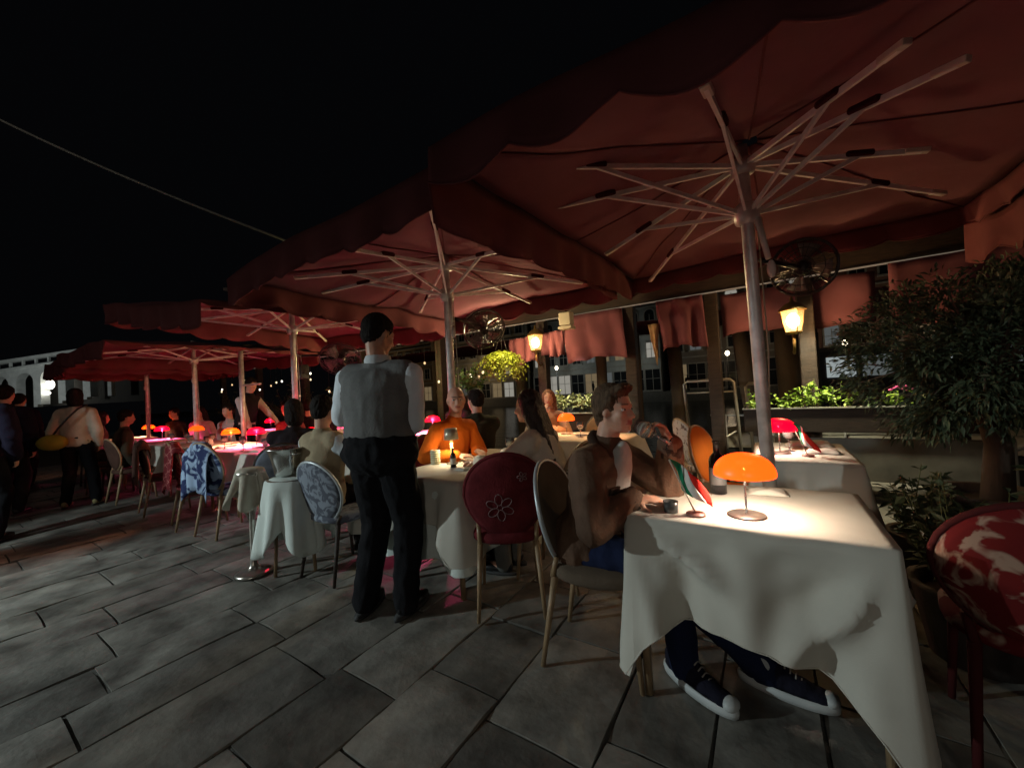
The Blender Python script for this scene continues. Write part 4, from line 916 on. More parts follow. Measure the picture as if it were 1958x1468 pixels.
mushroom('glowing orange cone lamp on the far diner table',-1.98,4.15,ORE,1.8,nm='orange',r=.10,lc=(1,.62,.25))
mushroom('glowing orange lamp behind the brown jacket diner head',-1.42,3.95,ORE,1.5,nm='orange',r=.10,lc=(1,.62,.25))
# small metal lamp on the middle table
t=thing('metal_shade_lamp','small lamp with a round metal shade and yellow lit stem on the middle table','lamp',(-2.08,2.27,.757))
q=MB(); q.lathe([(.058,.19),(.047,.275)],28); solid(q.build('shade',mat('champagne_metal',(.55,.50,.38),rough=.35,metal=.6),t),.002)
q=MB(); q.lathe([(.012,.01),(.012,.20)],14,cap=True); q.build('stem',mat('lamp_stem_lit',(.75,.5,.2),emit=(1,.55,.16),es=.75),t)
q=MB(); q.lathe([(0,0),(.045,0),(.045,.008),(0,.012)],24); q.build('base',MATS['champagne_metal'],t)
q=MB(); q.ell((0,0,.252),(.014,.014,.014)); q.build('bulb',mat('diffuser_glow',(1,1,1),emit=(1,.85,.6),es=8),t)
light('POINT','table_lamp_light',(-2.08,2.27,.757+.172),8.5,(1,.80,.50),.02)

# ------------------------------------------------------------------ tableware
def glassware(label,x,y,k=0,z=.757,group='wine and water glasses on the tables',s=1):
    g=MB(); 
    if k==0: g.lathe([(0,0),(.034,.001),(.006,.006),(.0045,.075),(.02,.085),(.038,.115),(.036,.165),(.0345,.165),(.036,.115),(.018,.088),(0,.085)],20)
    else: g.lathe([(0,0),(.030,0),(.034,.10),(.032,.10),(.028,.006),(0,.006)],18)
    o=g.build('wine_glass' if k==0 else 'tumbler',GLASS,None,label=label,cat='glass',group=group); o.location=(x,y,z); o.scale=(s,)*3; return o
def plate(label,x,y,r=.12,z=.757,food=None):
    q=MB(); q.lathe([(0,.006),(r*.6,.006),(r,.018),(r,.021),(r*.6,.010),(0,.010)],28); o=q.build('plate',mat('porcelain',(.75,.73,.68),rough=.25),None,label=label,cat='plate',group='plates on the tables'); o.location=(x,y,z); return o
def napkin(label,x,y,w_,d,z=.757,rz=0,m=None,h=.02,tall=False):
    q=MB(); rows=[[(-w_/2+w_*i/8,-d/2+d*j/6,h*(.6+.5*noise.noise(Vector((i*.5+x,j*.6,y))))*(math.sin(PI*i/8)**.3)*(math.sin(PI*j/6)**.3)+.002) for j in range(7)] for i in range(9)]; q.grid(rows)
    o=q.build('napkin',m or CLOTH,None,label=label,cat='napkin',group='folded napkins'); solid(o,.003); o.location=(x,y,z); o.rotation_euler=(0,0,rz); return o
napkin('folded cream napkin behind the orange lamp on the near table',-.02,2.15,.16,.10,rz=.1,h=.03)
napkin('thick rolled cream napkin on the right of the red lamp table',.30,3.35,.20,.09,h=.045); napkin('folded cream napkin at the back of the red lamp table',.25,3.68,.3,.12,h=.06)
napkin('crumpled white napkin beside the metal lamp on the middle table',-1.86,2.34,.13,.12,h=.09,rz=.5)
napkin('small napkin in front of the crumpled one on the middle table',-1.84,2.10,.10,.06,h=.02)
# bottle on near table
def bottle(label,x,y,h=.21,r=.032,m=BLACK,lb=None,z=.757):
    t=thing('bottle',label,'bottle',(x,y,z)); q=MB(); q.lathe([(0,0),(r,.002),(r,h*.62),(r*.8,h*.7),(r*.38,h*.78),(r*.36,h*.97),(r*.45,h*.97),(r*.45,h),(0,h)],22); q.build('body',m,t)
    if lb: q=MB(); q.lathe([(r+.001,h*.18),(r+.001,h*.5)],22); q.build('label',lb,t)
    return t
bottle('dark bottle with a grey label between the flag and the orange lamp',-.215,2.08,.25,.036,mat('bottle_dark',(.012,.012,.015),rough=.2),mat('label_grey',(.10,.10,.10),rough=.6))
bottle('small dark bottle with a pale label on the middle table',-1.97,2.16,.14,.022,MATS['bottle_dark'],mat('label_pale',(.6,.55,.45)))
# flags
def flag(label,x,y,rz,s=1,tilt=.5):
    t=thing('table_flag',label,'flag',(x,y,.757),rz)
    q=MB(); q.lathe([(0,0),(.042*s,0),(.04*s,.008),(0,.012)],22); q.build('base',mat('flag_base',(.25,.12,.1),rough=.4),t)
    tp=Vector((-.10*s,0,.255*s)); q=MB(); q.tube([(0,0,.008),tp],.0035,6); q.build('staff',mat('staff_pale',(.5,.45,.38)),t)
    w3=.05*s
    for k,(nm_,c) in enumerate((('green_stripe',(.02,.22,.11)),('white_stripe',(.75,.72,.66)),('red_stripe',(.62,.03,.02)))):
        rows=[]
        for i in range(5):
            a=(k+i/4)*w3; row=[]
            for j in range(9):
                f=j/8; base=tp*(1-.58*f); droop=-.55*a; row.append((base.x+a*.80+.01*math.sin(f*4+a*40),.022*math.sin(a*38+f*2.5),base.z+droop+.004))
            rows.append(row)
        q=MB(); q.grid(rows); solid(q.build(nm_,cloth('flag_'+nm_,c,var=.08),t),.0015)
flag('small green, white and red table flag on the near table',-.265,1.71,R(20),.88)
flag('small green, white and red table flag beside the red lamp',.21,3.22,R(-25),.85)
q=MB(); q.lathe([(0,0),(.028,0),(.030,.045),(.027,.045),(.025,.006),(0,.006)],18); o=q.build('salt_cellar',mat('dark_glass',(.06,.06,.06),rough=.1),None,label='small dark glass cellar at the foot of the flag on the near table',cat='salt cellar'); o.location=(-.36,1.715,.757)
q=MB()
for i in range(7): q.lathe([(.034,.016*i),(.041+.002*(i%2),.016*i+.008),(.034,.016*i+.016)],18)
o=q.build('ribbed_jar',mat('straw',(.62,.58,.38),rough=.6),None,label='ribbed straw coloured jar left of the metal lamp',cat='jar'); o.location=(-2.21,2.22,.757)
for i,(x,y,k,lb) in enumerate([(-.02,3.2,1,'tumbler just left of the red lamp base'),(.12,3.42,0,'wine glass behind the red lamp'),(.0,3.5,0,'wine glass left behind the red lamp'),(-1.75,2.6,0,'wine glass near the cream jumper woman hand'),(-4.3,2.15,0,'wine glass nearest the silver bucket'),(-4.45,2.35,0,'wine glass behind the one nearest the bucket'),(-4.7,2.1,0,'third wine glass left of the bucket'),(-4.9,2.3,1,'tumbler left of the third wine glass'),(-5.3,2.12,0,'wine glass right of the red lamp behind the blue chair'),(-5.5,2.2,0,'wine glass in front of the red lamp behind the blue chair'),(-5.9,2.15,0,'wine glass left of the red lamp behind the blue chair'),(-6.3,2.1,0,'wine glass in front of the orange lamp by the far waiter'),(-6.5,2.2,1,'tumbler left of the orange lamp by the far waiter'),(-6.7,2.3,0,'wine glass further left of the orange lamp'),(-6.9,2.1,0,'wine glass at the left end behind the dark red throw'),(-7.7,2.3,0,'wine glass on the table before the far waiter'),(-8.0,2.2,0,'second wine glass on the table before the far waiter'),(-2.1,3.8,0,'wine glass before the far seated woman'),(-1.7,3.9,0,'wine glass right of the far diner lamp'),(-3.1,2.3,0,'wine glass on the small table left of the waiter')]):
    glassware(lb,x,y,k)
for x,y,lb in ((-4.6,2.25,'plate on the table next to the bucket'),(-5.45,2.4,'plate behind the red lamp table edge'),(-6.6,2.45,'plate on the table with the orange lamp'),(-1.75,4.1,'plate with food before the far woman'),(-1.4,3.75,'plate at the near right of the far diner table'),(-1.83,2.55,'plate between the man in orange and the woman')): plate(lb,x,y)
for x,y,lb,rz in ((-5.0,2.15,'red lit napkin at the left of the bucket table',.2),(-6.15,2.2,'napkin between the two front row lamps',0),(-7.9,2.45,'napkin before the far waiter',.4),(-2.3,3.8,'napkin before the far seated woman',.3)): napkin(lb,x,y,.16,.1,rz=rz,h=.03)

# ================================================================== CHAIRS
def chair(label,x,y,rz,backm,framem,group='upholstered chairs',seatm=None,wide=.225,tall=.235,bz=.70,motif=False,hoop=None,pads=True):
    t=thing('dining_chair',label,'chair',(x,y,0),rz,group=group)
    q=MB(); n=28; 
    pr=[]
    def sup(a,r1,r2,e=.75): c,s=math.cos(a),math.sin(a); return (r1*abs(c)**e*(1 if c>=0 else -1),r2*abs(s)**e*(1 if s>=0 else -1))
    lay=[(.9,.41),(1.0,.425),(1.0,.455),(.93,.474),(.6,.482),(.0,.484)]
    vs=[(*[k*f for k in sup(2*PI*j/n,.215,.22)],z) for f,z in lay for j in range(n)]
    q.add(vs,[(i*n+j,i*n+(j+1)%n,(i+1)*n+(j+1)%n,(i+1)*n+j) for i in range(len(lay)-1) for j in range(n)]+[tuple(range(n))[::-1]]); q.build('seat',seatm or backm,t)
    tl=R(12); bc=Vector((-.225,0,bz)); bx=Vector((math.cos(tl),0,math.sin(tl)*1)); bu=Vector((-math.sin(tl),0,math.cos(tl)))
    q=MB(); lay=[(.0,.020),(.55,.022),(.88,.019),(.99,.008),(.99,-.008),(.88,-.020),(.55,-.024),(0,-.024)]; n=32
    vs=[]
    for f,d in lay:
        for j in range(n):
            a=2*PI*j/n; yy,zz=wide*math.cos(a)*f,tall*math.sin(a)*f; yy*=(1-.10*max(0,-math.sin(a)))
            p=bc+bx*(d-.9*yy*yy*-.6)+Vector((0,1,0))*yy+bu*zz; vs.append(p)
    q.add(vs,[(i*n+j,i*n+(j+1)%n,(i+1)*n+(j+1)%n,(i+1)*n+j) for i in range(len(lay)-1) for j in range(n)]); q.build('backrest',backm,t)
    q=MB(); q.tube([bc+bx*(-.6*-.9*(wide*math.cos(2*PI*j/n))**2)+Vector((0,1,0))*wide*1.0*math.cos(2*PI*j/n)*(1-.10*max(0,-math.sin(2*PI*j/n)))+bu*tall*1.0*math.sin(2*PI*j/n) for j in range(n+1)],.0115,8,cap=False); q.build('back_frame',hoop or framem,t)
    for sy in (-1,1):
        q=MB(); q.tube([bc+Vector((.03,sy*wide*.72,0))+bu*-.17,(-.185,sy*.165,.42)],[.012,.014],8); q.build('back_support',framem,t)
        q=MB(); q.tube([(.165,sy*.165,.42),(.20,sy*.185,0)],[.017,.011],10); q.build('leg',framem,t)
        q=MB(); q.tube([(-.175,sy*.165,.42),(-.25,sy*.19,0)],[.017,.011],10); q.build('leg',framem,t)
    if motif:
        def petal(cy,cz,sc_,n_=6,off=0):
            q=MB()
            for k in range(n_):
                a=2*PI*k/n_+off; pts=[]
                for j in range(13):
                    b_=2*PI*j/12; ly=math.cos(a)*(.042+.030*math.cos(b_))-math.sin(a)*.019*math.sin(b_); lz=math.sin(a)*(.042+.030*math.cos(b_))+math.cos(a)*.019*math.sin(b_)
                    yy=cy+ly*sc_; zz=cz+lz*sc_; p=bc+bx*(-.026+.54*yy*yy)+Vector((0,yy,0))+bu*zz; pts.append(p)
                q.tube(pts,.0026,5)
            q.build('embroidery',mat('thread_pale',(.22,.13,.13),rough=.8),t)
        petal(.035,-.06,1.15,off=.4); petal(-.10,.12,.4,5)
    return t
BURG=cloth('chair_burgundy',(.13,.018,.022),var=.3,vscale=9); 
ch=chair('burgundy oval backed chair with a pale flower outline, at the middle table right side',-1.41,2.02,R(124),BURG,WOODL,motif=True,hoop=BURG,wide=.24,tall=.255)
P2C=patterned('chair_stripe',(.10,.07,.05),(.42,.38,.32),'wave',14,.55)
chair('round backed chair with a pale metal hoop under the brown jacket diner',-.72,1.80,R(6),cloth('chair_taupe',(.12,.09,.065)),WOODL,hoop=mat('hoop_grey',(.50,.54,.56),rough=.4,metal=.4),wide=.235,tall=.25,bz=.68)
chair('striped chair of the woman in the cream jumper',-1.30,2.42,R(180),P2C,WOODL)
REDP=patterned('chair_red_print',(.12,.010,.010),(.30,.20,.15),'blotch',8.5,.56)
chair('red chair with pale blotchy print at the right edge of the near table',.70,1.98,R(82),REDP,mat('chair_red_frame',(.06,.012,.012),rough=.9,spec=.1),wide=.25,tall=.24,bz=.665)
chair('orange oval backed chair at the red lamp table, seen edge on',-.24,3.32,R(-16),cloth('chair_orange',(.62,.17,.02),var=.1),WOODL,wide=.21,tall=.22,bz=.72)
PALEP=patterned('chair_pale_print',(.42,.39,.35),(.12,.09,.08),'blotch',16,.58)
chair('pale printed chair behind the orange one, by the landing stage',-.52,4.25,R(35),PALEP,WOODL)
BLUEP=patterned('chair_blue_print',(.32,.42,.58),(.025,.035,.10),'blotch',7,.52)
chair('chair covered in blue and white print, second along the front row',-4.78,1.78,R(90)+R(8),BLUEP,WOODL,wide=.25,tall=.26,bz=.70)
DRED=patterned('chair_red_lattice',(.42,.16,.14),(.15,.018,.022),'lattice',13,.035)
chair('chair under the dark red diamond throw and pale cloth',-5.45,1.74,R(90)-R(10),DRED,WOODL,wide=.25,tall=.25,bz=.70)
chair('grey covered chair of the diner in beige left of the waiter',-2.79,1.79,R(90)+R(4),patterned('chair_bluegrey_print',(.10,.11,.14),(.24,.27,.32),'blotch',11),WOODD,hoop=MATS['hoop_grey'],wide=.24,tall=.235,bz=.64)
chair('dark low chair beside the far waiter table',-7.95,1.72,R(95),cloth('chair_brown',(.08,.04,.03)),WOODL)
chair('empty wooden chair farthest along the front row on the left',-9.4,1.72,R(80),MATS['chair_brown'],WOODL)
chair('brown chair between the throw chair and the dark low chair',-6.6,1.74,R(84),MATS['chair_brown'],WOODL)
chair('chair of the dark haired diner by the bucket table',-4.0,1.95,R(150),cloth('chair_bluegrey',(.16,.18,.22),var=.3,vscale=14),WOODD)
chair('plain brown chair at the far diner table, its back to the flowers',-1.80,4.62,R(-90),cloth('chair_tan',(.16,.085,.04)),WOODD)
chair('dark chair of the dark jacket diner behind the man in orange',-2.75,3.2,R(160),BURG,WOODD)
chair('chair of the man in the orange jumper',-2.44,2.60,R(0),BURG,WOODD)
# draped things on chairs
def drape(label,name,x,y,rz,w_,top,bot0,bot1,m,seed,front=.14,cat='cloth'):
    """cloth folded over a chair back: down the rear and a little over the front"""
    q=MB(); rows=[]
    prof=[(.0,-.06,bot0),(.25,-.055,(top+bot0)/2),(.46,-.035,top-.03),(.5,0,top),(.54,.035,top-.02),(1.0,.055,top-front)]
    for i in range(19):
        f=i/18; s=f*(len(prof)-1); k=min(int(s),len(prof)-2); g=s-k; xo=prof[k][1]*(1-g)+prof[k+1][1]*g; zo=prof[k][2]*(1-g)+prof[k+1][2]*g
        row=[]
        for j in range(15):
            yy=-w_/2+w_*j/14; e=abs(yy)/(w_/2); zz=zo-.10*e**3-(bot0-bot1)*(j/14)*max(0,1-f*2); nz=noise.noise(Vector((yy*9+seed,f*3,seed)))
            row.append((xo*(1+.25*abs(nz))+.025*nz+.02*math.sin(yy*40+seed)*(1-f),yy*(1+.1*nz),zz+.012*nz))
        rows.append(row)
    q.grid(rows); o=q.build(name,m,None,label=label,cat=cat); solid(o,.006); o.location=(x,y,0); o.rotation_euler=(0,0,rz); return o
drape('dark red diamond patterned throw over the third chair back','chair_throw',-5.42,1.50,R(80),.46,.955,.50,.46,DRED,3,cat='throw')
drape('pale green grey cloth on the outer side of the throw chair','chair_throw',-5.72,1.58,R(60),.24,.945,.62,.58,UNDER,5,cat='cloth')
drape('blue and white printed jacket over the blue chair back','chair_jacket',-4.80,1.535,R(98),.44,.965,.48,.47,BLUEP,8,cat='jacket')
0 and drape('greyish blue jacket hanging on the chair of the diner in beige','chair_jacket',-2.90,1.615,R(94),.44,.90,.47,.44,MATS['chair_bluegrey'],6,cat='jacket')
drape('brown coat over the back of the brown chair on the left','chair_coat',-6.55,1.50,R(84),.42,.95,.50,.5,cloth('coat_brown',(.10,.05,.04)),12,cat='coat')

# ice bucket stand
t=thing('bucket_stand','tall pedestal stand with a beige cloth draped over it, left of the waiter','stand',(-3.40,1.40,0))
q=MB(); q.lathe([(0,.0),(.125,.0),(.13,.012),(.11,.022),(.05,.035),(.028,.06),(.022,.12),(.019,.55),(.024,.60),(.05,.64),(.075,.66)],26); q.build('pedestal',mat('worn_chrome',(.50,.47,.42),rough=.28,metal=.85,var=.3,vscale=16),t)
for a in (0,2.1,4.2):
    q=MB(); q.tube([(.02*math.cos(a),.02*math.sin(a),.42),(.09*math.cos(a),.09*math.sin(a),.62),(.10*math.cos(a),.10*math.sin(a),.78)],.009,8); q.build('prong',MATS['worn_chrome'],t)
q=MB(); q.lathe([(.098,.765),(.104,.78),(.098,.79)],24); q.build('ring',MATS['worn_chrome'],t)
q=MB(); q.add([(.122*math.cos(a),.122*math.sin(a),z) for z in(.02,.035) for a in (.2,.5)]+[(0,0,.03)],[(0,1,3,2)]); q.build('reflector',mat('reflector_red_glow',(.5,.02,.03),emit=(1,.05,.08),es=.6),t)  # small red patch on the foot that glows by emission
BEI=cloth('service_cloth',(.46,.42,.34),var=.12)
def roundcloth(label,x,y,z,r,dmin,dmax,m,seed,k=4,nf=7):
    q=MB(); rows=[]; n=72
    for j in range(12):
        t_=j/11; row=[]
        for i in range(n):
            a=2*PI*i/n; sq=abs(math.cos(k/2*(a+seed)))**.8; D=dmin+(dmax-dmin)*sq
            if t_<.25: rr=r*t_/.25; zz=z-.004*(t_/.25)
            else: u_=(t_-.25)/.75; rr=r+.03*u_+.03*u_*math.sin(a*nf+seed)+.05*sq*u_; zz=z-.006-D*u_
            rr+=.004*noise.noise(Vector((math.cos(a)*5,math.sin(a)*5,t_*4)))
            row.append((rr*math.cos(a),rr*math.sin(a),zz))
        row.append(row[0]); rows.append(row)
    q.grid(rows[::-1]); o=q.build('service_cloth',m,None,label=label,cat='cloth'); solid(o,.004); o.location=(x,y,0); return o
roundcloth('beige service cloth draped over the pedestal stand',-3.40,1.40,.815,.09,.13,.30,BEI,.5)
t=thing('side_table','small round side table with a long white cloth behind the pedestal stand','table',(-3.13,1.60,0)); q=MB(); q.lathe([(0,.70),(.19,.70),(.19,.725),(0,.725)],26); q.build('top',TOPM,t); 
for a in (0.3,2.4,4.5): q=MB(); q.tube([(.12*math.cos(a),.12*math.sin(a),.70),(.16*math.cos(a),.16*math.sin(a),0)],.013,8); q.build('leg',WOODL,t)
roundcloth('long white cloth on the small side table, hanging in points',-3.13,1.60,.735,.20,.34,.56,UNDER,.2,k=4,nf=9)
t=thing('wine_bucket','wide polished silver wine bucket on the side table left of the waiter','bucket',(-3.16,1.56,.745)); 
q=MB(); q.lathe([(0,.0),(.075,.0),(.085,.01),(.105,.12),(.135,.20),(.150,.205),(.150,.214),(.132,.21),(.10,.12),(.08,.02),(0,.015)],32); q.build('bowl',STEEL,t)
for s in (-1,1): q=MB(); q.tube([(s*.125,-.03,.16),(s*.165,-.02,.17),(s*.165,.02,.17),(s*.125,.03,.16)],.006,6); q.build('handle',STEEL,t)

# ================================================================== PEOPLE
WHT=cloth('shirt_white',(.74,.79,.84),var=.06,bump=.25); VEST=cloth('vest_grey',(.16,.16,.157),var=.15,vscale=8); BLK=cloth('trousers_black',(.010,.010,.012),var=.2)
f=Vector((-.28,.96,0)); l_=Z3.cross(f)
H_=Vector((-1.985,1.53,.985)); Nn=H_+Z3*.5
W=human('waiter in a grey waistcoat and white shirt seen from behind beside the middle table',H_,f,lean=.04,head=(-.40,-.32),seated=False,
  arms=[dict(w=tuple(H_+f.normalized()*.27+l_*.16+Z3*.20),hint=(-f*.3+l_*.9-Z3*.5),curl=.8),dict(w=tuple(H_+f.normalized()*.25-l_*.06+Z3*.22),hint=(-f*.95-l_*.75-Z3*.5),curl=.8)],
  feet=[(-2.12,1.47,.09),(-1.88,1.58,.09)],top=WHT,bottom=BLK,vest=VEST,leg_bulk=.030,collar=mat('collar_white',(.55,.58,.60),rough=.8),hairm=HAIRD,skin=SKIN2,voxel=.010,scale=1.035,wide=1.28,bulk=.018,sleeve=1)
# brown jacket diner
JK=cloth('jacket_brown',(.115,.066,.043),var=.35,vscale=7,bump=.35,rough=.75)
P=human('short haired diner in a brown jacket drinking at the near table',(-.80,1.83,.54),(1,-.16),lean=.30,head=(-.10,-.04),
  arms=[dict(w=(-.385,1.90,1.02),hint=(.25,.35,-1),d=(-.25,-.25,.75),n=(-.6,-.5,0),curl=.75),dict(w=(-.52,1.72,.795),hint=(-.5,-.9,-.35),d=(.95,.25,-.02),n=(0,.2,-1),curl=.32,ts=-1)],
  feet=[(-.06,1.93,.085,(1,-.12,0)),(-.36,1.80,.085,(.8,-.45,0))],top=JK,bottom=cloth('jeans_navy',(.012,.018,.05),var=.25),shoes=None,hair='quiff',hairm=HAIRB,voxel=.0075,bulk=.030,tee=cloth('shirt_grey',(.50,.49,.46),var=.05),scale=.98,wide=.93)
# jacket details: collar, cuffs, breast pocket flap
H2,N2,sd2_,f2,l2,o2=P['H'],P['N'],P['sd'],P['f'],P['l'],P['off']; ct2=f2*math.cos(.30)-Z3*math.sin(.30)
q=MB(); c=N2-o2-sd2_*.005
q.tube([c+ct2*.085+l2*.035-sd2_*.085,c+ct2*.055+l2*.075-sd2_*.01,c+l2*.085-ct2*.01+sd2_*.012,c-ct2*.065+l2*.04+sd2_*.03,c-ct2*.08+sd2_*.034,c-ct2*.065-l2*.04+sd2_*.03,c-l2*.085-ct2*.01+sd2_*.012,c+ct2*.055-l2*.075-sd2_*.01,c+ct2*.085-l2*.035-sd2_*.085],[.012,.024,.024,.024,.026,.024,.024,.024,.012],10)
q.build('collar',cloth('jacket_brown_dark',(.045,.026,.018),var=.3),P['root'])
for sh,el,wr,td,sg in P['AR']:
    q=MB(); d=(wr-el).normalized(); b=el+(wr-el)*.86-o2; q.tube([b-d*.028,b,b+d*.028],[.056,.058,.055],16); q.build('cuff',MATS['jacket_brown_dark'],P['root'])
q=MB(); c=H2-o2+sd2_*.335+ct2*.128-l2*.085; q.obox(c,l2*.045,sd2_*.018,ct2*.006); bevel(q.build('pocket_flap',MATS['jacket_brown_dark'],P['root']),.004)
# canvas sneakers
for (hj,kn,an,toe),lb in zip(P['LG'],('far','near')):
    root=P['root']; sl=Z3.cross(toe); off=P['off']
    b=an.copy(); b.z=0; b-=off
    q=MB()
    for (x,r1,w_,z0,hh) in ((-.045,.055,.040,.065,.075),(.03,.07,.042,.060,.055),(.10,.07,.045,.048,.036),(.165,.055,.044,.040,.027)): q.ell(b+toe*x+Z3*z0,(r1,w_,hh),(toe,sl,Z3))
    q.cap(b-toe*.03+Z3*.08,b-toe*.035+Z3*.15,.048,.047)
    me=remesh(q,.006,'sneaker',.002,20); me.materials.append(cloth('sneaker_canvas',(.012,.012,.022))); link('sneaker',me,root)
    out=[]; n=36
    for j in range(n):
        a=2*PI*j/n; x=.06+.172*math.cos(a); y=.054*math.sin(a)*(1+.10*math.cos(a)); out.append(b+toe*x+sl*y)
    q=MB(); rows=[[tuple(p+Z3*z+(p-(b+toe*.06)).normalized()*e) for p in out+out[:1]] for z,e in ((.001,-.004),(.002,0),(.018,.003),(.034,.0),(.036,-.006))]; q.grid(rows[::-1]); q.add([tuple(p+Z3*.001) for p in out],[tuple(range(n))]); q.build('rubber_sole',mat('rubber_white',(.52,.55,.55),rough=.5,var=.12,vscale=12),root)
    q=MB(); q.ell(b+toe*.205+Z3*.042,(.03,.038,.026),(toe,sl,Z3)); q.build('toe_cap',MATS['rubber_white'],root)
    q=MB()
    for j in range(6):
        c=b+toe*(.045+.018*j)+Z3*(.132-.013*j); q.tube([c-sl*.02-Z3*.006,c+Z3*.003,c+sl*.02-Z3*.006],.0032,5)
    q.build('laces',mat('lace_grey',(.30,.28,.25)),root)
    sd2=-1 if sl.y>0 else 1; q=MB(); c=b+toe*-.01+sl*(.047*sd2)+Z3*.115; q.ell(c,(.026,.004,.026),(toe,sl,Z3)); q.build('ankle_patch',mat('patch_white',(.42,.45,.46),rough=.6),root)
g=MB(); g.lathe([(0,0),(.032,.001),(.006,.006),(.0045,.07),(.02,.082),(.040,.115),(.036,.17),(.0345,.17),(.038,.115),(.018,.085),(0,.082)],20)
o=g.build('wine_glass',GLASS,None,label='wine glass tipped to the mouth of the brown jacket diner',cat='glass'); o.location=(-.365,1.80,1.03); o.rotation_euler=(R(-10),R(-62),0)
q=MB(); q.tube([Vector((-.385,1.90,1.005))+Vector((math.cos(a),math.sin(a),0))*.031 for a in [2*PI*i/18 for i in range(19)]],.008,8); o=q.build('wristwatch',mat('watch_gold',(.5,.42,.22),rough=.3,metal=.7),None,label='pale wristwatch on the raised wrist of the brown jacket diner',cat='watch')
# eye glasses frame on the near diner
# man in orange
ORJ=cloth('jumper_orange',(.62,.13,.012),var=.10,bump=.5)
human('bald man in an orange jumper leaning on the middle table',(-2.44,2.62,.56),(1,-.16),lean=.20,head=(-.55,-.02),
  arms=[dict(w=(-2.12,2.62,.80),hint=(.1,.6,-1),d=(.8,-.4,0),n=(0,0,-1)),dict(w=(-2.10,2.36,.80),hint=(0,-.9,-.6),d=(.7,.4,0),n=(0,0,-1),ts=-1)],top=ORJ,bottom=BLK,hair='bald',skin=SKIN,voxel=.012,scale=1.02,bulk=.02)
# woman in cream
CRM=cloth('jumper_cream',(.74,.67,.55),var=.10,bump=.5)
human('woman with long dark hair in a loose cream jumper at the middle table',(-1.24,2.40,.54),(-1,-.10),lean=.30,head=(.05,-.10),
  arms=[dict(w=(-1.76,2.20,.80),hint=(.2,-.8,-.8),d=(-1,.1,0),n=(0,0,-1)),dict(w=(-1.72,2.48,.81),hint=(.1,.8,-.8),d=(-1,-.1,0),n=(0,0,-1),ts=-1)],top=CRM,bottom=cloth('trousers_grey',(.12,.12,.11)),hair='long',hairm=mat('hair_deep_brown',(.035,.018,.012),rough=.4,bump=.6,bscale=60,var=.5,vscale=30,stretch=(6,6,1)),voxel=.011,scale=.97,wide=.95,bulk=.030)
# dark jacket diner
human('diner in a dark green jacket with his back turned, behind the man in orange',(-2.52,3.18,.54),(-.8,.6),lean=.12,head=(.35,-.05),top=cloth('jacket_dark_green',(.035,.035,.022),var=.3),bottom=BLK,hairm=HAIRD,voxel=.014,bulk=.028,detail=False,
  arms=[dict(w=(-2.75,3.5,.78)),dict(w=(-2.8,3.2,.78))])
# far woman facing camera
human('long haired woman facing out, chin on hand, at the far diner table',(-2.42,4.60,.54),(.35,-1),lean=.10,head=(.05,-.02),top=cloth('blouse_peach',(.50,.27,.16)),bottom=BLK,hair='long',hairm=HAIRG,voxel=.013,bulk=.014,scale=.93,wide=.9,
  arms=[dict(w=(-2.18,4.30,.80)),dict(w=(-2.36,4.36,.98),hint=(0,-.3,-1),d=(0,.1,1),n=(0,.9,0),ts=-1)])
# person in beige with hood, from behind
human('diner in a pale top and beige gilet seen from behind, left of the waiter',(-2.97,1.74,.54),(-.12,1),lean=.02,head=(.25,-.2),top=cloth('shirt_pale_blue',(.58,.64,.68),var=.08),bottom=BLK,vest=cloth('gilet_beige',(.36,.29,.19),var=.12),hairm=HAIRD,hair='short',voxel=.012,bulk=.02,
  arms=[dict(w=(-3.18,2.05,.80),hint=(-1,-.4,-.4)),dict(w=(-2.80,2.1,.8),hint=(.8,-.3,-.4))],
  collar=None)
# dark heads near the bucket
human('dark haired diner behind the silver bucket, leaning over the table',(-4.02,2.05,.54),(-.7,.5),lean=.18,head=(.3,-.2),top=cloth('jumper_black',(.02,.015,.018)),bottom=BLK,hair='bob',hairm=HAIRD,voxel=.014,detail=False,arms=[dict(w=(-4.3,2.3,.8)),dict(w=(-4.25,2.1,.8))])
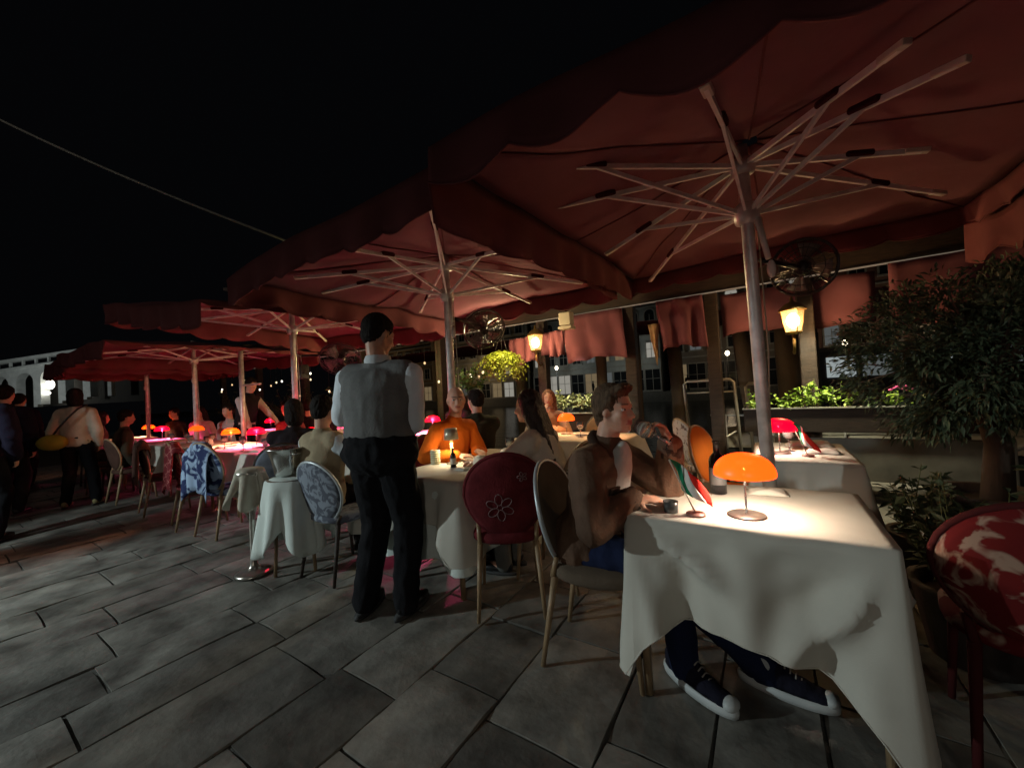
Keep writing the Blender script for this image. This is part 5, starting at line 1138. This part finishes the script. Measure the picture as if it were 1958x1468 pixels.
# far waiter
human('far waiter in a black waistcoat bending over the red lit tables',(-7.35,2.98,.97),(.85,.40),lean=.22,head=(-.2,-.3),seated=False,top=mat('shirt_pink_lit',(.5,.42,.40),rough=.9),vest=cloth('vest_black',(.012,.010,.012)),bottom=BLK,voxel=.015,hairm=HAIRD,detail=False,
  arms=[dict(w=(-6.85,3.3,.95)),dict(w=(-6.85,2.85,.92))])
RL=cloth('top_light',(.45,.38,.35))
for x,y,fc,lb,hs,tm in [(-5.95,3.05,(.3,-1),'diner facing out, face lit red, behind the red lamp','short',cloth('top_maroon',(.20,.05,.05))),
   (-5.1,3.1,(-.2,-1),'diner lit red in the front row next to the bucket table','long',MATS['jumper_black']),
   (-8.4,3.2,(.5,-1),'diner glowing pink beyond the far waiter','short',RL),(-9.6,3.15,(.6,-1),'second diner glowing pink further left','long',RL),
   (-11.2,3.2,(.5,-1),'diner at the farthest front row table','short',MATS['jumper_black']),(-10.3,1.75,(.1,1),'hunched diner with back turned at the farthest tables','bob',cloth('coat_olive',(.08,.07,.05))),
   (-8.6,1.72,(0,1),'diner in a dark coat with back turned, near the walking woman','short',MATS['coat_olive']),
   (-5.4,4.75,(.1,-1),'diner in the back row by the lit bush','short',RL),(-7.0,4.7,(.2,-1),'diner in the back row between the bushes','long',RL),(-4.1,4.7,(0,-1),'diner in the back row behind the bucket','bob',MATS['jumper_black']),
   (-6.35,3.45,(.1,1),'dark diner with back turned in the back row','short',MATS['jumper_black']),(-4.75,3.45,(-.1,1),'diner with back turned before the lit bush','bob',MATS['top_maroon'])]:
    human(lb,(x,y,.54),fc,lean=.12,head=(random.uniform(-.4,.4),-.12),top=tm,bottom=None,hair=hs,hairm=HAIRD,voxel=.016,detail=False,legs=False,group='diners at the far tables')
    s=thing('stool','plain chair under the '+lb,'chair',(x,y,0)); q=MB(); q.box((-.19,-.19,.40),(.19,.19,.44)); q.build('seat',WOODD,s,smooth=False)
    for a in (-1,1):
        for b_ in (-1,1): q=MB(); q.tube([(a*.16,b_*.16,.40),(a*.18,b_*.18,0)],.015,6); q.build('leg',WOODD,s)
# walking woman
Wm=human('woman walking away in a cream top with a black strap and yellow bag',(-8.32,1.22,.92),(-.75,.45),lean=.03,head=(-.1,0),seated=False,top=cloth('top_cream',(.50,.43,.34)),bottom=BLK,hair='bob',hairm=HAIRD,voxel=.014,scale=.95,bulk=.024,wide=.94,detail=False,
  feet=[(-8.35,1.10,.09),(-8.2,1.38,.09)],shoes=cloth('shoe_gold',(.35,.30,.15)))
of=Wm['off']; q=MB(); c=Wm['H']-of; ff=Wm['f']; ll=Wm['l']
q.tube([c+ll*.20-ff*.17+Z3*.04,c+ll*.10-ff*.20+Z3*.20,c-ff*.205+Z3*.34,c-ll*.09-ff*.15+Z3*.47,c-ll*.12+Z3*.52],.014,6); q.build('bag_strap',BLACK,Wm['root'])
q=MB(); q.ell(c+ll*.16-ff*.19+Z3*.02,(.07,.16,.11),(ff,ll,Z3)); q.build('shoulder_bag',cloth('bag_yellow',(.28,.22,.03)),Wm['root'])
for x,y,z,lb,fc in [(-6.95,.33,.95,'dark clothed person cut by the left edge, walking away',(-.8,.5)),(-8.6,.62,.94,'dark clothed person walking in front of the woman in cream',(-.8,.5)),(-11.6,1.0,.94,'person in navy walking far along the terrace',(-.8,.5)),(-10.6,.55,.94,'dark figure walking farther off on the left',(-.8,.4)),(-14.5,1.2,.92,'distant walker near the bridge',(-.9,.3))]:
    human(lb,(x,y,z),fc,lean=.03,seated=False,top=cloth('coat_night',(.012,.010,.022)),bottom=BLK,hairm=HAIRD,voxel=.016,detail=False,bulk=.03,scale=1.02,group='people walking along the terrace')
